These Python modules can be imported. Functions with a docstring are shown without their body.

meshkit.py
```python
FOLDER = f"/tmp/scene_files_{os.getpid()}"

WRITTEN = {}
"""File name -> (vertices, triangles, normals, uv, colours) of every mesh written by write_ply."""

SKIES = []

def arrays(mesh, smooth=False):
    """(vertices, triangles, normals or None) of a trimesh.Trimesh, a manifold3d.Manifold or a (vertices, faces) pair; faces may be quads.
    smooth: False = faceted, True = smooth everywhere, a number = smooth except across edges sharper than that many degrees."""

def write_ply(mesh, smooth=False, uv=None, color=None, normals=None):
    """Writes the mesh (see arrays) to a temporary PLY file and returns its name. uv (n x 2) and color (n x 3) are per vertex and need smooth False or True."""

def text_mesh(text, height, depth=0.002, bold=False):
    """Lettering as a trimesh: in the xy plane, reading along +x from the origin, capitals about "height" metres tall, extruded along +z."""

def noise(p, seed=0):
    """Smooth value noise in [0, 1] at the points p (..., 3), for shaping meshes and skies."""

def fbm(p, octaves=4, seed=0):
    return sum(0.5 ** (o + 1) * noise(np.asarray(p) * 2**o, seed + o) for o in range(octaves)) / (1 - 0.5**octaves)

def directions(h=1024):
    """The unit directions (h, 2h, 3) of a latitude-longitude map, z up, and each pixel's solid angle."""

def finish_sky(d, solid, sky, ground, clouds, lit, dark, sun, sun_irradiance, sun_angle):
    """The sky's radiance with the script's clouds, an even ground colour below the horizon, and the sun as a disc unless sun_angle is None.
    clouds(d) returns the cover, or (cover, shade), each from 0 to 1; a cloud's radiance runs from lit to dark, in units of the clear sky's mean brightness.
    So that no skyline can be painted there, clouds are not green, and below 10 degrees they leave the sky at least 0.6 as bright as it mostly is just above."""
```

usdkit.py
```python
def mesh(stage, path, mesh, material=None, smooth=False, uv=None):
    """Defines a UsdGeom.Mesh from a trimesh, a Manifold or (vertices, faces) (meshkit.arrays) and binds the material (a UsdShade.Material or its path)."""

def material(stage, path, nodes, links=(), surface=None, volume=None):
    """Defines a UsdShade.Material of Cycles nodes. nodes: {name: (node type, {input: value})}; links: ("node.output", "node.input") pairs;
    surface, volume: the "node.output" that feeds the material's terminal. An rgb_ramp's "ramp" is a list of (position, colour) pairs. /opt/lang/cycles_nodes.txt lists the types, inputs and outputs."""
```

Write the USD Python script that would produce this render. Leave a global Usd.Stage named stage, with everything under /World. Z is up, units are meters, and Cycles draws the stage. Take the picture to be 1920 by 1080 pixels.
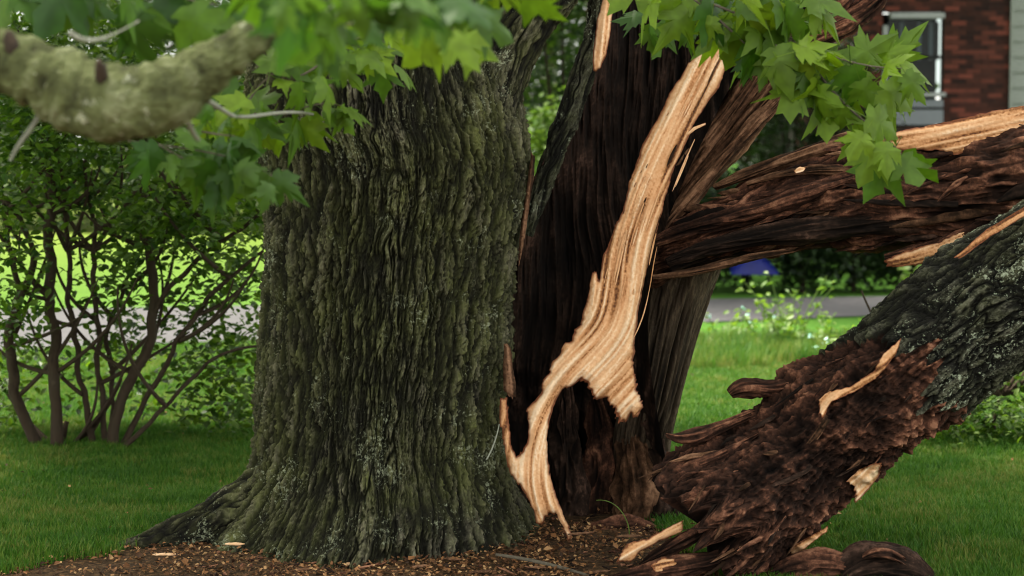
import math
import numpy as np
from scipy.interpolate import CubicSpline
from scipy.spatial import cKDTree, Delaunay
from shapely.geometry import Polygon, Point
import shapely
import meshkit, usdkit
from pxr import Usd, UsdGeom, UsdLux, UsdShade, Sdf, Gf, Vt

stage = Usd.Stage.CreateInMemory()
UsdGeom.SetStageUpAxis(stage, "Z")
UsdGeom.Xform.Define(stage, "/World")

# ------------------------------------------------------------------ camera, sky, sun, exposure
EYE, FOC = 1.6, 3733.0                      # eye height (m), focal length in photo pixels
PITCH = math.atan(250 / FOC)
cam = UsdGeom.Camera.Define(stage, "/World/camera")
cam.CreateHorizontalApertureAttr(36.0)
cam.CreateFocalLengthAttr(36.0 * FOC / 1920)
cam.CreateFStopAttr(2.8)
cam.CreateFocusDistanceAttr(7.9)
cam.CreateExposureAttr(3.5)
cam.AddTranslateOp().Set((0, 0, EYE))
cam.AddRotateXOp().Set(90 - math.degrees(PITCH))

SUN_EL, SUN_AZ = math.radians(62), math.radians(124)   # azimuth: atan2(x, y) of the direction towards the sun
def mat(name, nodes, links, surface="p.BSDF", volume=None):
    return usdkit.material(stage, "/World/Looks/" + name, nodes, links, surface=surface, volume=volume)
sky_m = mat("sky_overcast", {
    "s": ("sky_texture", {"sky_type": "single_scattering", "sun_disc": False, "sun_elevation": SUN_EL, "sun_rotation": SUN_AZ}),
    "tc": ("texture_coordinate", {}),
    "n": ("noise_texture", {"scale": 2.2, "detail": 5.0}),
    "r": ("rgb_ramp", {"ramp": [(0.3, (2.2, 2.25, 2.1)), (0.7, (4.4, 4.3, 3.9))]}),
    "m": ("mix", {"fac": 0.92}),
    "b": ("background_shader", {"strength": 0.05})},
    [("tc.generated", "n.vector"), ("n.fac", "r.fac"), ("s.color", "m.color1"), ("r.color", "m.color2"), ("m.color", "b.color")], surface="b.background")
dome = UsdLux.DomeLight.Define(stage, "/World/sky")
UsdShade.MaterialBindingAPI.Apply(dome.GetPrim()).Bind(sky_m)
sun = UsdLux.DistantLight.Define(stage, "/World/sun")
sun.CreateNormalizeAttr(True); sun.CreateIntensityAttr(0.4); sun.CreateAngleAttr(10.0)
sun.CreateColorAttr((1.0, 0.93, 0.80))
sd = np.array([math.sin(SUN_AZ) * math.cos(SUN_EL), math.cos(SUN_AZ) * math.cos(SUN_EL), math.sin(SUN_EL)])
sun.AddRotateZOp().Set(-math.degrees(SUN_AZ) + 180); sun.AddRotateXOp().Set(-(90 - math.degrees(SUN_EL)))

# ------------------------------------------------------------------ helpers
rng = np.random.default_rng(11)
cp, sp = math.cos(PITCH), math.sin(PITCH)
def W(px, py, Y):
    """The point at depth Y (metres along +y) seen at photo pixel (px, py)."""
    px, py, Y = np.broadcast_arrays(np.asarray(px, float), np.asarray(py, float), np.asarray(Y, float))
    x, y = (px - 960) / FOC, (540 - py) / FOC
    t = Y / (cp + y * sp)
    return np.stack([x * t, Y, EYE + t * (y * cp - sp)], -1)
def PX(P):
    P = np.asarray(P); z = P[..., 2] - EYE
    f = P[..., 1] * cp - z * sp; u = P[..., 1] * sp + z * cp
    return 960 + FOC * P[..., 0] / f, 540 - FOC * u / f
def m(px, Y): return px * Y / FOC
fbm, noise = meshkit.fbm, meshkit.noise
def sstep(a, b, x):
    t = np.clip((x - a) / (b - a), 0, 1); return t * t * (3 - 2 * t)

_used = {}
ISLAND = {"dry_leaf": 4, "brickwork_mass": 8, "crown_leaf": 4, "shrub_foliage": 9, "dark_foliage": 4, "weed_leaf": 9, "far_foliage": 4}   # vertices of one loose piece, which gets one random tone
def path_for(name, parent=None):
    base = (str(parent.GetPath()) if parent is not None else "/World") + "/" + name
    k = _used.get(base, -1) + 1; _used[base] = k
    return base if k == 0 else f"{base}_{k:03d}"
def tag(prim, label=None, cat=None, group=None, kind=None):
    for k, v in (("label", label), ("category", cat), ("group", group), ("kind", kind)):
        if v: prim.SetCustomDataByKey(k, v)
    return prim
def obj(name, mesh, material, parent=None, smooth=True, attrs=None, **kw):
    ms = usdkit.mesh(stage, path_for(name, parent), mesh, material, smooth=smooth)
    mp_ = str(material.GetPath()).rsplit("/", 1)[1]
    if attrs is None and mp_ in ISLAND:
        n_ = len(mesh[0]); per = ISLAND[mp_] if n_ % ISLAND[mp_] == 0 else (9 if n_ % 9 == 0 else 4 if n_ % 4 == 0 else n_)
        attrs = {"rnd": np.repeat(np.random.default_rng(n_).random(n_ // per + 1), per)[:n_]}
    for a, val in (attrs or {}).items():
        UsdGeom.PrimvarsAPI(ms).CreatePrimvar(a, Sdf.ValueTypeNames.FloatArray, "vertex").Set(Vt.FloatArray.FromNumpy(np.asarray(val, np.float32).ravel()))
    return tag(ms.GetPrim(), **kw)
def thing(name, label, cat, group=None, loc=None):
    x = UsdGeom.Xform.Define(stage, path_for(name))
    if loc is not None: x.AddTranslateOp().Set(tuple(map(float, loc)))
    return tag(x.GetPrim(), label, cat, group)
def cat_meshes(ms):
    V, F, n = [], [], 0
    for v, f in ms:
        f = np.asarray(f)
        if f.shape[1] == 4: f = np.vstack([f[:, [0, 1, 2]], f[:, [0, 2, 3]]])
        V.append(np.asarray(v, float)); F.append(f + n); n += len(v)
    return np.vstack(V), np.vstack(F)

def spline(pts, n):
    pts = np.asarray(pts, float)
    d = np.r_[0, np.cumsum(np.linalg.norm(np.diff(pts[:, :3], axis=0), axis=1))]
    return CubicSpline(d, pts)(np.linspace(0, d[-1], n)) if len(pts) > 2 else np.array([np.interp(np.linspace(0, d[-1], n), d, c) for c in pts.T]).T

def sweep(C, nu, rx=1.0, ref=(0, -1, 0), spread=0.0, prof=None, level=False):
    """Rings round the centre line C (n x 4: x, y, z, radius). Angle 0 looks along ref (towards the camera); spread > 0 packs vertices there.
    Returns dict of P, N (n, nu, 3), th, U (arc), V (length), R."""
    C = np.asarray(C, float); c, r = C[:, :3], C[:, 3]
    T = np.gradient(c, axis=0); T /= np.linalg.norm(T, axis=1, keepdims=True)
    if level: T = np.tile([0, 0, 1.0], (len(c), 1))
    A = np.asarray(ref, float) - T * (T @ np.asarray(ref, float))[:, None]
    A /= np.linalg.norm(A, axis=1, keepdims=True)
    B = np.cross(T, A)
    s = np.linspace(-1, 1, nu + 1)[:-1]
    th = np.pi * (s - spread * np.sin(np.pi * s) / np.pi)
    V = np.r_[0, np.cumsum(np.linalg.norm(np.diff(c, axis=0), axis=1))]
    rr = r[:, None] * np.ones(nu)[None]
    if prof is not None: rr = prof(V, th, rr)
    N = np.cos(th)[None, :, None] * A[:, None] + rx * np.sin(th)[None, :, None] * B[:, None]
    P = c[:, None] + rr[..., None] * N
    return dict(P=P, N=N / np.linalg.norm(N, axis=2, keepdims=True), th=th, U=th[None] * r.mean() + 0 * rr, V=V[:, None] + 0 * rr, R=rr, T=T)
def ring_mesh(P, cap=True):
    n, k = P.shape[:2]
    i, j = np.meshgrid(np.arange(n - 1), np.arange(k), indexing="ij")
    q = np.stack([i * k + j, i * k + (j + 1) % k, (i + 1) * k + (j + 1) % k, (i + 1) * k + j], -1).reshape(-1, 4)
    F = np.vstack([q[:, [0, 1, 2]], q[:, [0, 2, 3]]]); Vv = P.reshape(-1, 3)
    if cap:
        a = np.arange(k); Vv = np.vstack([Vv, P[0].mean(0), P[-1].mean(0)])
        F = np.vstack([F, np.stack([(a + 1) % k, a, np.full(k, n * k)], 1), np.stack([(n - 1) * k + a, (n - 1) * k + (a + 1) % k, np.full(k, n * k + 1)], 1)])
    return Vv, F
def capped(h): return np.r_[np.asarray(h).ravel(), 0.3, 0.3]
def tube(pts, sides=7, n=12):
    """Plain bark twig: pts (x, y, z, r)."""
    return ring_mesh(sweep(spline(pts, n), sides)["P"])
def ptube(pp, sides=7, n=12):
    """pts (px, py, Y, radius in px)."""
    return tube([(*W(x, y, Y), m(r, Y)) for x, y, Y, r in pp], sides, n)
def pcent(pp, n):
    return spline([(*W(x, y, Y), m(r, Y)) for x, y, Y, r in pp], n)

def bark_h(U, V, du, dv, seed, edge=0.42, mixn=0.5):
    """Shaggy ridges: long irregular plates du x dv (m) broken by ridged noise; returns height in [0, 1]."""
    w = np.stack([U * 5, V * 2.5, 0 * U], -1)
    us = U + 0.035 * (fbm(w, 3, seed) - .5) + .5 * du * (fbm(w * [4, 6, 1], 3, seed + 5) - .5); vs = V + .12 * (fbm(w + 31.7, 3, seed + 1) - .5) + .5 * dv * (fbm(w * [9, 5, 1], 3, seed + 6) - .5)
    uu, vv = us / du, vs / dv
    g = np.random.default_rng(seed)
    lo, hi = np.array([uu.min() - 3, vv.min() - 3]), np.array([uu.max() + 3, vv.max() + 3])
    pts = g.uniform(lo, hi, (int(np.prod(hi - lo) * 1.0), 2)); val = g.uniform(0, 1, len(pts))
    d, k = cKDTree(pts).query(np.stack([uu.ravel(), vv.ravel()], 1), k=2)
    e = sstep(0.0, edge, d[:, 1] - d[:, 0]).reshape(U.shape) * (0.35 + 0.65 * val[k[:, 0]].reshape(U.shape))
    n = fbm(np.stack([us / du * .75, vs / dv * 1.3, 0 * U + 7], -1), 5, seed + 2)
    rg = np.clip(1.15 - np.abs(2 * n - 1) * 3.2, 0, 1)
    cr = fbm(np.stack([us / du * 1.5, vs / du * .7, 0 * U + 3], -1), 3, seed + 3)
    return np.clip((1 - mixn) * e + mixn * rg + .5 * (cr - .5), 0, 1)
def furrows(U, V, du, dv, seed, sharp=3.6):
    """Flat-topped interlacing plates parted by sharp cracks: 0 in the crack, 1 on the plate."""
    w = np.stack([U * 4, V * 2, 0 * U], -1)
    us = U + .7 * du * (fbm(w * [2, 3, 1], 3, seed + 5) - .5) * 2; vs = V + .25 * dv * (fbm(w * [6, 3, 1], 3, seed + 6) - .5)
    n = fbm(np.stack([us / du, vs / dv, 0 * U + 1.7], -1), 3, seed)
    n2 = fbm(np.stack([us / du * 1.3 + 50, vs / dv * 1.2, 0 * U + 5.2], -1), 3, seed + 1)
    a, b = np.abs(2 * n - 1), np.abs(2 * n2 - 1)
    return np.clip(np.minimum(a, b * 1.2) * sharp * 1.6, 0, 1) ** .75 * (.72 + .56 * (fbm(np.stack([us / du * .8, vs / dv * .8, 0 * U + 9], -1), 2, seed + 2) - .25))
def fibre(G, along=2.5, across=55, seed=0, octaves=4):
    """Long ridges that run with the sweep G: 0..1."""
    ang = G["th"][None] + 0 * G["V"]; rad = G["R"].mean()
    q = np.stack([np.cos(ang) * rad * across, np.sin(ang) * rad * across, G["V"] * along], -1)
    q[..., 0] += 1.2 * (fbm(q * [0.15, 0.15, 0.8] + 9, 2, seed + 40) - .5) * 3
    n = fbm(q, octaves, seed)
    return np.clip(1 - np.abs(2 * n - 1) * 1.6, 0, 1), n

# ------------------------------------------------------------------ materials
def ramp(*st): return ("rgb_ramp", {"ramp": list(st)})
def bark_mat(name, dark, mid, high, moss, moss_amt, lichen, lichen_amt, rough=0.9, scale=1.0, squash=(1, 1, 0.3), namt=0.9):
    return mat(name, {
        "g": ("geometry", {}), "a": ("attribute", {"attribute": "h"}),
        "n1": ("noise_texture", {"scale": 95.0 * scale, "detail": 5.0, "roughness": 0.72}),
        "n2": ("noise_texture", {"scale": 2.3 * scale, "detail": 4.0, "roughness": 0.6}),
        "n3": ("noise_texture", {"scale": 24.0 * scale, "detail": 3.0, "roughness": 0.6}),
        "mp": ("mapping", {"scale": squash}),
        "add": ("math", {"math_type": "multiply_add", "value2": namt, "value3": -namt / 2}),
        "add2": ("math", {"math_type": "add"}),
        "base": ramp((0.0, dark), (0.5, mid), (0.78, [.45 * a + .15 * b for a, b in zip(high, mid)]), (1.0, high)),  # crevice shade put into the colour: near black in furrows, pale on ridges
        "mm": ("math", {"math_type": "multiply"}),
        "mm2": ("map_range", {"from_min": 0.14, "from_max": 0.38, "to_min": 0.0, "to_max": moss_amt, "clamp": True}),
        "mh": ("math", {"math_type": "multiply"}), "a2": ("math", {"math_type": "power", "value2": 1.7}),
        "mossc": ("mix", {"color1": [c * 0.6 for c in moss], "color2": [c * 1.35 for c in moss]}),
        "mix1": ("mix", {}),
        "v": ("noise_texture", {"scale": 70.0 * scale, "detail": 3.0, "roughness": 0.75}),
        "v2": ("noise_texture", {"scale": 4.5 * scale, "detail": 4.0, "roughness": 0.7}),
        "vm": ("math", {"math_type": "multiply"}),
        "lm": ("map_range", {"from_min": 0.325, "from_max": 0.40, "to_min": 0.0, "to_max": lichen_amt, "clamp": True}),
        "mix2": ("mix", {"color2": lichen}),
        "bu": ("bump", {"strength": 0.8, "distance": 0.012}),
        "p": ("principled_bsdf", {"roughness": rough, "specular_ior_level": 0.15})},
        [("mp.vector", "n1.vector"), ("g.position", "n2.vector"), ("g.position", "mp.vector"), ("mp.vector", "n3.vector"), ("g.position", "v.vector"), ("g.position", "v2.vector"),
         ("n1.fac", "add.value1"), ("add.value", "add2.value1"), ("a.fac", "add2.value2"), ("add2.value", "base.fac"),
         ("n2.fac", "mm.value1"), ("n3.fac", "mm.value2"), ("mm.value", "mm2.value"), ("mm2.result", "mh.value1"), ("a2.value", "mh.value2"), ("a.fac", "a2.value1"), ("n1.fac", "mossc.fac"),
         ("base.color", "mix1.color1"), ("mossc.color", "mix1.color2"), ("mh.value", "mix1.fac"),
         ("v.fac", "vm.value1"), ("v2.fac", "vm.value2"), ("vm.value", "lm.value"), ("mix1.color", "mix2.color1"), ("lm.result", "mix2.fac"),
         ("mix2.color", "p.base_color"), ("n1.fac", "bu.height"), ("bu.normal", "p.normal")])
M = {}
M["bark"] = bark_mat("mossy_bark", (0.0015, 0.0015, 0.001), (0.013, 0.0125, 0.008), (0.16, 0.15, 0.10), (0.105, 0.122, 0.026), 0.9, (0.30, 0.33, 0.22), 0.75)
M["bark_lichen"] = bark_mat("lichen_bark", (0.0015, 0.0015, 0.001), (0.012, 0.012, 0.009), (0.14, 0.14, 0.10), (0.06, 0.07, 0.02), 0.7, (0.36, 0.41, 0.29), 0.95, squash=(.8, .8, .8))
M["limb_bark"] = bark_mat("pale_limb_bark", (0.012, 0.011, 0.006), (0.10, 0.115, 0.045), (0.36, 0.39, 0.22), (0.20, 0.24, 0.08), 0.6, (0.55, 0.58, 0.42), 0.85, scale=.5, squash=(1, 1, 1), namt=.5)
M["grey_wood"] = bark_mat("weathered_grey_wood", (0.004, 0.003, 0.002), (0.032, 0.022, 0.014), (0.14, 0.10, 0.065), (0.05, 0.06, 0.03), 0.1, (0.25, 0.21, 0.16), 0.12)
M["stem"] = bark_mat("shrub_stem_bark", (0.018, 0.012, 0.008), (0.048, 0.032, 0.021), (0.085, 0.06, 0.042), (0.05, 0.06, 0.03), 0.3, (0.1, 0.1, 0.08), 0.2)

def rot_mat(name, stops, rough=0.95, fs=1.0, bump=0.006):
    return mat(name, {
        "g": ("geometry", {}), "a": ("attribute", {"attribute": "h"}),
        "n1": ("noise_texture", {"scale": 45.0 * fs, "detail": 5.0, "roughness": 0.7}),
        "n2": ("noise_texture", {"scale": 5.0 * fs, "detail": 3.0}),
        "k": ("math", {"math_type": "multiply_add", "value2": 0.9, "value3": -0.45}),
        "s": ("math", {"math_type": "add"}),
        "k2": ("math", {"math_type": "multiply_add", "value2": 0.7, "value3": -0.35}),
        "s2": ("math", {"math_type": "add"}),
        "r": ramp(*stops),
        "bu": ("bump", {"strength": 0.7, "distance": bump}),
        "p": ("principled_bsdf", {"roughness": rough, "specular_ior_level": 0.12})},
        [("g.position", "n1.vector"), ("g.position", "n2.vector"), ("n1.fac", "k.value1"), ("k.value", "s.value1"), ("a.fac", "s.value2"),
         ("n2.fac", "k2.value1"), ("k2.value", "s2.value1"), ("s.value", "s2.value2"), ("s2.value", "r.fac"), ("r.color", "p.base_color"), ("n1.fac", "bu.height"), ("bu.normal", "p.normal")])
M["rot"] = rot_mat("rotten_red_wood", [(0.0, (0.002, 0.0012, 0.001)), (0.42, (0.012, 0.006, 0.004)), (0.68, (0.042, 0.019, 0.012)), (0.86, (0.125, 0.053, 0.031)), (1.0, (0.25, 0.12, 0.07))])
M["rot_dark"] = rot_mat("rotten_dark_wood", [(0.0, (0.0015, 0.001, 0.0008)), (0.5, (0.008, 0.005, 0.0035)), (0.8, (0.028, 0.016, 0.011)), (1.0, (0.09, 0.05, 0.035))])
M["brown_wood"] = rot_mat("old_brown_wood", [(0.0, (0.003, 0.002, 0.001)), (0.4, (0.025, 0.013, 0.007)), (0.7, (0.095, 0.047, 0.025)), (1.0, (0.26, 0.14, 0.08))])
M["fresh"] = mat("fresh_torn_wood", {
    "a": ("attribute", {"attribute": "h"}), "e": ("attribute", {"attribute": "e"}), "g": ("geometry", {}),
    "n1": ("noise_texture", {"scale": 90.0, "detail": 3.0}), "n2": ("noise_texture", {"scale": 9.0, "detail": 3.0}),
    "k": ("math", {"math_type": "multiply_add", "value2": 0.5, "value3": -0.25}), "s": ("math", {"math_type": "add"}),
    "r": ramp((0.0, (0.10, 0.035, 0.013)), (0.16, (0.30, 0.13, 0.045)), (0.40, (0.55, 0.28, 0.125)), (0.75, (0.68, 0.41, 0.22)), (1.0, (0.78, 0.57, 0.37))),
    "k2": ("math", {"math_type": "multiply_add", "value2": 0.55, "value3": -0.30}), "s2": ("math", {"math_type": "add"}),
    "er": ramp((0.04, (1, 1, 1)), (0.15, (0.4, 0.4, 0.4)), (0.30, (0, 0, 0))),
    "mx": ("mix", {"color2": (0.17, 0.055, 0.022)}),
    "bu": ("bump", {"strength": 0.4, "distance": 0.003}),
    "p": ("principled_bsdf", {"roughness": 0.75, "specular_ior_level": 0.25})},
    [("g.position", "n1.vector"), ("g.position", "n2.vector"), ("n1.fac", "k.value1"), ("k.value", "s.value1"), ("a.fac", "s.value2"), ("s.value", "r.fac"),
     ("n2.fac", "k2.value1"), ("k2.value", "s2.value1"), ("e.fac", "s2.value2"), ("s2.value", "er.fac"), ("r.color", "mx.color1"), ("er.color", "mx.fac"),
     ("mx.color", "p.base_color"), ("n1.fac", "bu.height"), ("bu.normal", "p.normal")])

def leaf_mat(name, a, b, trans=0.45, source="object", tint=(1.15, 1.25, 0.45), gloss=0.35):
    rnd = ("object_info", {}) if source == "object" else ("attribute", {"attribute": "rnd"})
    out = "o.random" if source == "object" else "o.fac"
    return mat(name, {
        "o": rnd, "mx": ("mix", {"color1": a, "color2": b}), "g": ("geometry", {}),
        "n": ("noise_texture", {"scale": 30.0, "detail": 2.0}), "hs": ("hsv", {"saturation": 1.0, "fac": 1.0}),
        "k": ("math", {"math_type": "multiply_add", "value2": 0.8, "value3": 0.6}),
        "tc": ("mix_color", {"blend_type": "multiply", "fac": 1.0, "b": tint, "use_clamp": False}),
        "p": ("principled_bsdf", {"roughness": 0.5, "specular_ior_level": gloss}), "t": ("translucent_bsdf", {}), "m": ("mix_closure", {"fac": trans})},
        [(out, "mx.fac"), ("g.position", "n.vector"), ("n.fac", "k.value1"), ("k.value", "hs.value"), ("mx.color", "hs.color"), ("hs.color", "p.base_color"), ("hs.color", "tc.a"), ("tc.result", "t.color"),
         ("p.BSDF", "m.closure1"), ("t.BSDF", "m.closure2")], surface="m.closure")
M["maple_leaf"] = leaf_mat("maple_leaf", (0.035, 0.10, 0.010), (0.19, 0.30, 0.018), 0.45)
M["maple_leaf_shade"] = leaf_mat("maple_leaf_deep_green", (0.030, 0.085, 0.013), (0.090, 0.18, 0.018), 0.4)  # shaded copy of maple_leaf: the shade is in the darker green
M["crown_leaf"] = leaf_mat("crown_leaf", (0.03, 0.07, 0.02), (0.07, 0.12, 0.03), 0.35, "island")
M["shrub_leaf"] = leaf_mat("shrub_leaf", (0.025, 0.07, 0.010), (0.12, 0.20, 0.022), 0.4, "object")
M["shrub_foliage"] = leaf_mat("shrub_foliage", (0.025, 0.065, 0.010), (0.11, 0.185, 0.022), 0.4, "island")
M["dark_foliage"] = leaf_mat("dark_foliage", (0.006, 0.017, 0.006), (0.025, 0.05, 0.012), 0.3, "island")
M["weed_leaf"] = leaf_mat("weed_leaf", (0.08, 0.16, 0.03), (0.17, 0.26, 0.05), 0.4, "island")
M["far_foliage"] = leaf_mat("far_foliage", (0.02, 0.05, 0.015), (0.075, 0.13, 0.028), 0.35, "island")
M["grass_blade"] = mat("grass_blade", {
    "g": ("geometry", {}), "o": ("object_info", {}), "n": ("noise_texture", {"scale": 1.3, "detail": 5.0, "roughness": 0.65}),
    "k": ("math", {"math_type": "multiply_add", "value2": 0.5}), "r": ramp((0.4, (0.024, 0.085, 0.008)), (0.6, (0.046, 0.132, 0.011)), (0.85, (0.080, 0.175, 0.016)), (1.0, (0.17, 0.20, 0.04))),
    "p": ("principled_bsdf", {"roughness": 0.6, "specular_ior_level": 0.2}), "t": ("translucent_bsdf", {}), "m": ("mix_closure", {"fac": 0.35})},
    [("g.position", "n.vector"), ("o.random", "k.value1"), ("n.fac", "k.value3"), ("k.value", "r.fac"), ("r.color", "p.base_color"), ("r.color", "t.color"), ("p.BSDF", "m.closure1"), ("t.BSDF", "m.closure2")], surface="m.closure")
def plain(name, col, rough=0.7, var=0.3, scale=20.0, spec=0.3):
    return mat(name, {"g": ("geometry", {}), "n": ("noise_texture", {"scale": scale, "detail": 4.0, "roughness": 0.65}), "r": ramp((0.25, [c * (1 - var) for c in col]), (0.75, [c * (1 + var) for c in col])),
                      "p": ("principled_bsdf", {"roughness": rough, "specular_ior_level": spec})}, [("g.position", "n.vector"), ("n.fac", "r.fac"), ("r.color", "p.base_color")])
M["road"] = plain("asphalt_road", (0.058, 0.056, 0.060), 0.9, 0.25, 6.0)
M["white_paint"] = plain("white_paint", (0.24, 0.25, 0.25), 0.6, 0.08)
M["siding"] = plain("grey_siding", (0.19, 0.205, 0.185), 0.7, 0.06)
M["mortar"] = plain("mortar", (0.025, 0.021, 0.018), 0.95)
M["roofing"] = plain("roof_shingle", (0.06, 0.055, 0.05), 0.95)
M["tarp"] = plain("blue_tarp", (0.003, 0.008, 0.11), 0.5, 0.3, 5.0)
M["dark_room"] = plain("dark_blind", (0.004, 0.005, 0.005), 0.8, 0.15)
M["grey_panel"] = plain("grey_panel", (0.15, 0.16, 0.18), 0.7, 0.08)
M["petal"] = plain("white_petal", (0.45, 0.7, 0.62), 0.7, 0.05)
M["twig"] = plain("twig_bark", (0.10, 0.085, 0.06), 0.85, 0.4, 60.0)
M["pale_twig"] = plain("pale_twig_bark", (0.22, 0.23, 0.18), 0.85, 0.3, 60.0)
M["red_knot"] = plain("reddish_knot_bark", (0.035, 0.024, 0.015), 0.9, 0.5, 40.0)
M["dry_leaf"] = mat("dry_leaf", {"o": ("attribute", {"attribute": "rnd"}), "r": ramp((0.0, (0.025, 0.014, 0.008)), (0.4, (0.10, 0.046, 0.02)), (0.75, (0.24, 0.11, 0.042)), (1.0, (0.42, 0.26, 0.12))), "p": ("principled_bsdf", {"roughness": 0.8, "specular_ior_level": 0.2})},
                     [("o.fac", "r.fac"), ("r.color", "p.base_color")])
M["brick"] = mat("red_brick", {"o": ("object_info", {}), "g": ("geometry", {}), "n": ("noise_texture", {"scale": 14.0, "detail": 4.0}), "k": ("math", {"math_type": "multiply_add", "value2": 0.35, "value3": -0.17}), "s": ("math", {"math_type": "add"}),
    "r": ramp((0.0, (0.014, 0.006, 0.005)), (0.5, (0.048, 0.016, 0.011)), (1.0, (0.125, 0.034, 0.023))), "p": ("principled_bsdf", {"roughness": 0.9, "specular_ior_level": 0.2})},
    [("g.position", "n.vector"), ("n.fac", "k.value1"), ("k.value", "s.value1"), ("o.random", "s.value2"), ("s.value", "r.fac"), ("r.color", "p.base_color")])
M["brickwork"] = mat("brickwork_mass", {"o": ("attribute", {"attribute": "rnd"}), "r": ramp((0.0, (0.014, 0.006, 0.005)), (0.5, (0.048, 0.016, 0.011)), (1.0, (0.125, 0.034, 0.023))), "p": ("principled_bsdf", {"roughness": 0.9})},
    [("o.fac", "r.fac"), ("r.color", "p.base_color")])
M["glass"] = mat("window_glass", {"t": ("transparent_bsdf", {"color": (0.75, 0.8, 0.8)}), "gl": ("glossy_bsdf", {"roughness": 0.03}), "f": ("fresnel", {"IOR": 1.22}), "m": ("mix_closure", {})},
    [("f.fac", "m.fac"), ("t.BSDF", "m.closure1"), ("gl.BSDF", "m.closure2")], surface="m.closure")
TREE = (-0.55, 8.25)
M["ground"] = mat("lawn_soil", {
    "g": ("geometry", {}), "n": ("noise_texture", {"scale": 1.3, "detail": 6.0, "roughness": 0.7}), "f": ("noise_texture", {"scale": 40.0, "detail": 4.0, "roughness": 0.7}),
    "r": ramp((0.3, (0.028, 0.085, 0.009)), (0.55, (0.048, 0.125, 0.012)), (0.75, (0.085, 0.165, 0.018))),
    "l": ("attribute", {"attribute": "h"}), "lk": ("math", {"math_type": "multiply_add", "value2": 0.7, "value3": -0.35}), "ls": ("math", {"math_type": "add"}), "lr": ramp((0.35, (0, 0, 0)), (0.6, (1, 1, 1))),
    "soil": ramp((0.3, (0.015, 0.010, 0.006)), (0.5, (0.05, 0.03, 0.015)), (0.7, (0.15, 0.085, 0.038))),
    "dry": ("attribute", {"attribute": "dry"}), "dm": ("mix", {"color2": (0.115, 0.155, 0.022)}), "mx": ("mix", {}), "bu": ("bump", {"strength": 0.8, "distance": 0.02}), "p": ("principled_bsdf", {"roughness": 0.95, "specular_ior_level": 0.1})},  # yellow-green mix on the far lawn: sunlight put into the grass colour
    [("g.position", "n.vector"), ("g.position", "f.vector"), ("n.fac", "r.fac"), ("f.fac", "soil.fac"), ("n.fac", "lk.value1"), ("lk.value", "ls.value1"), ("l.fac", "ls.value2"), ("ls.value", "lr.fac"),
     ("lr.color", "mx.fac"), ("r.color", "dm.color1"), ("dry.fac", "dm.fac"), ("dm.color", "mx.color1"), ("soil.color", "mx.color2"), ("mx.color", "p.base_color"), ("f.fac", "bu.height"), ("bu.normal", "p.normal")])

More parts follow.
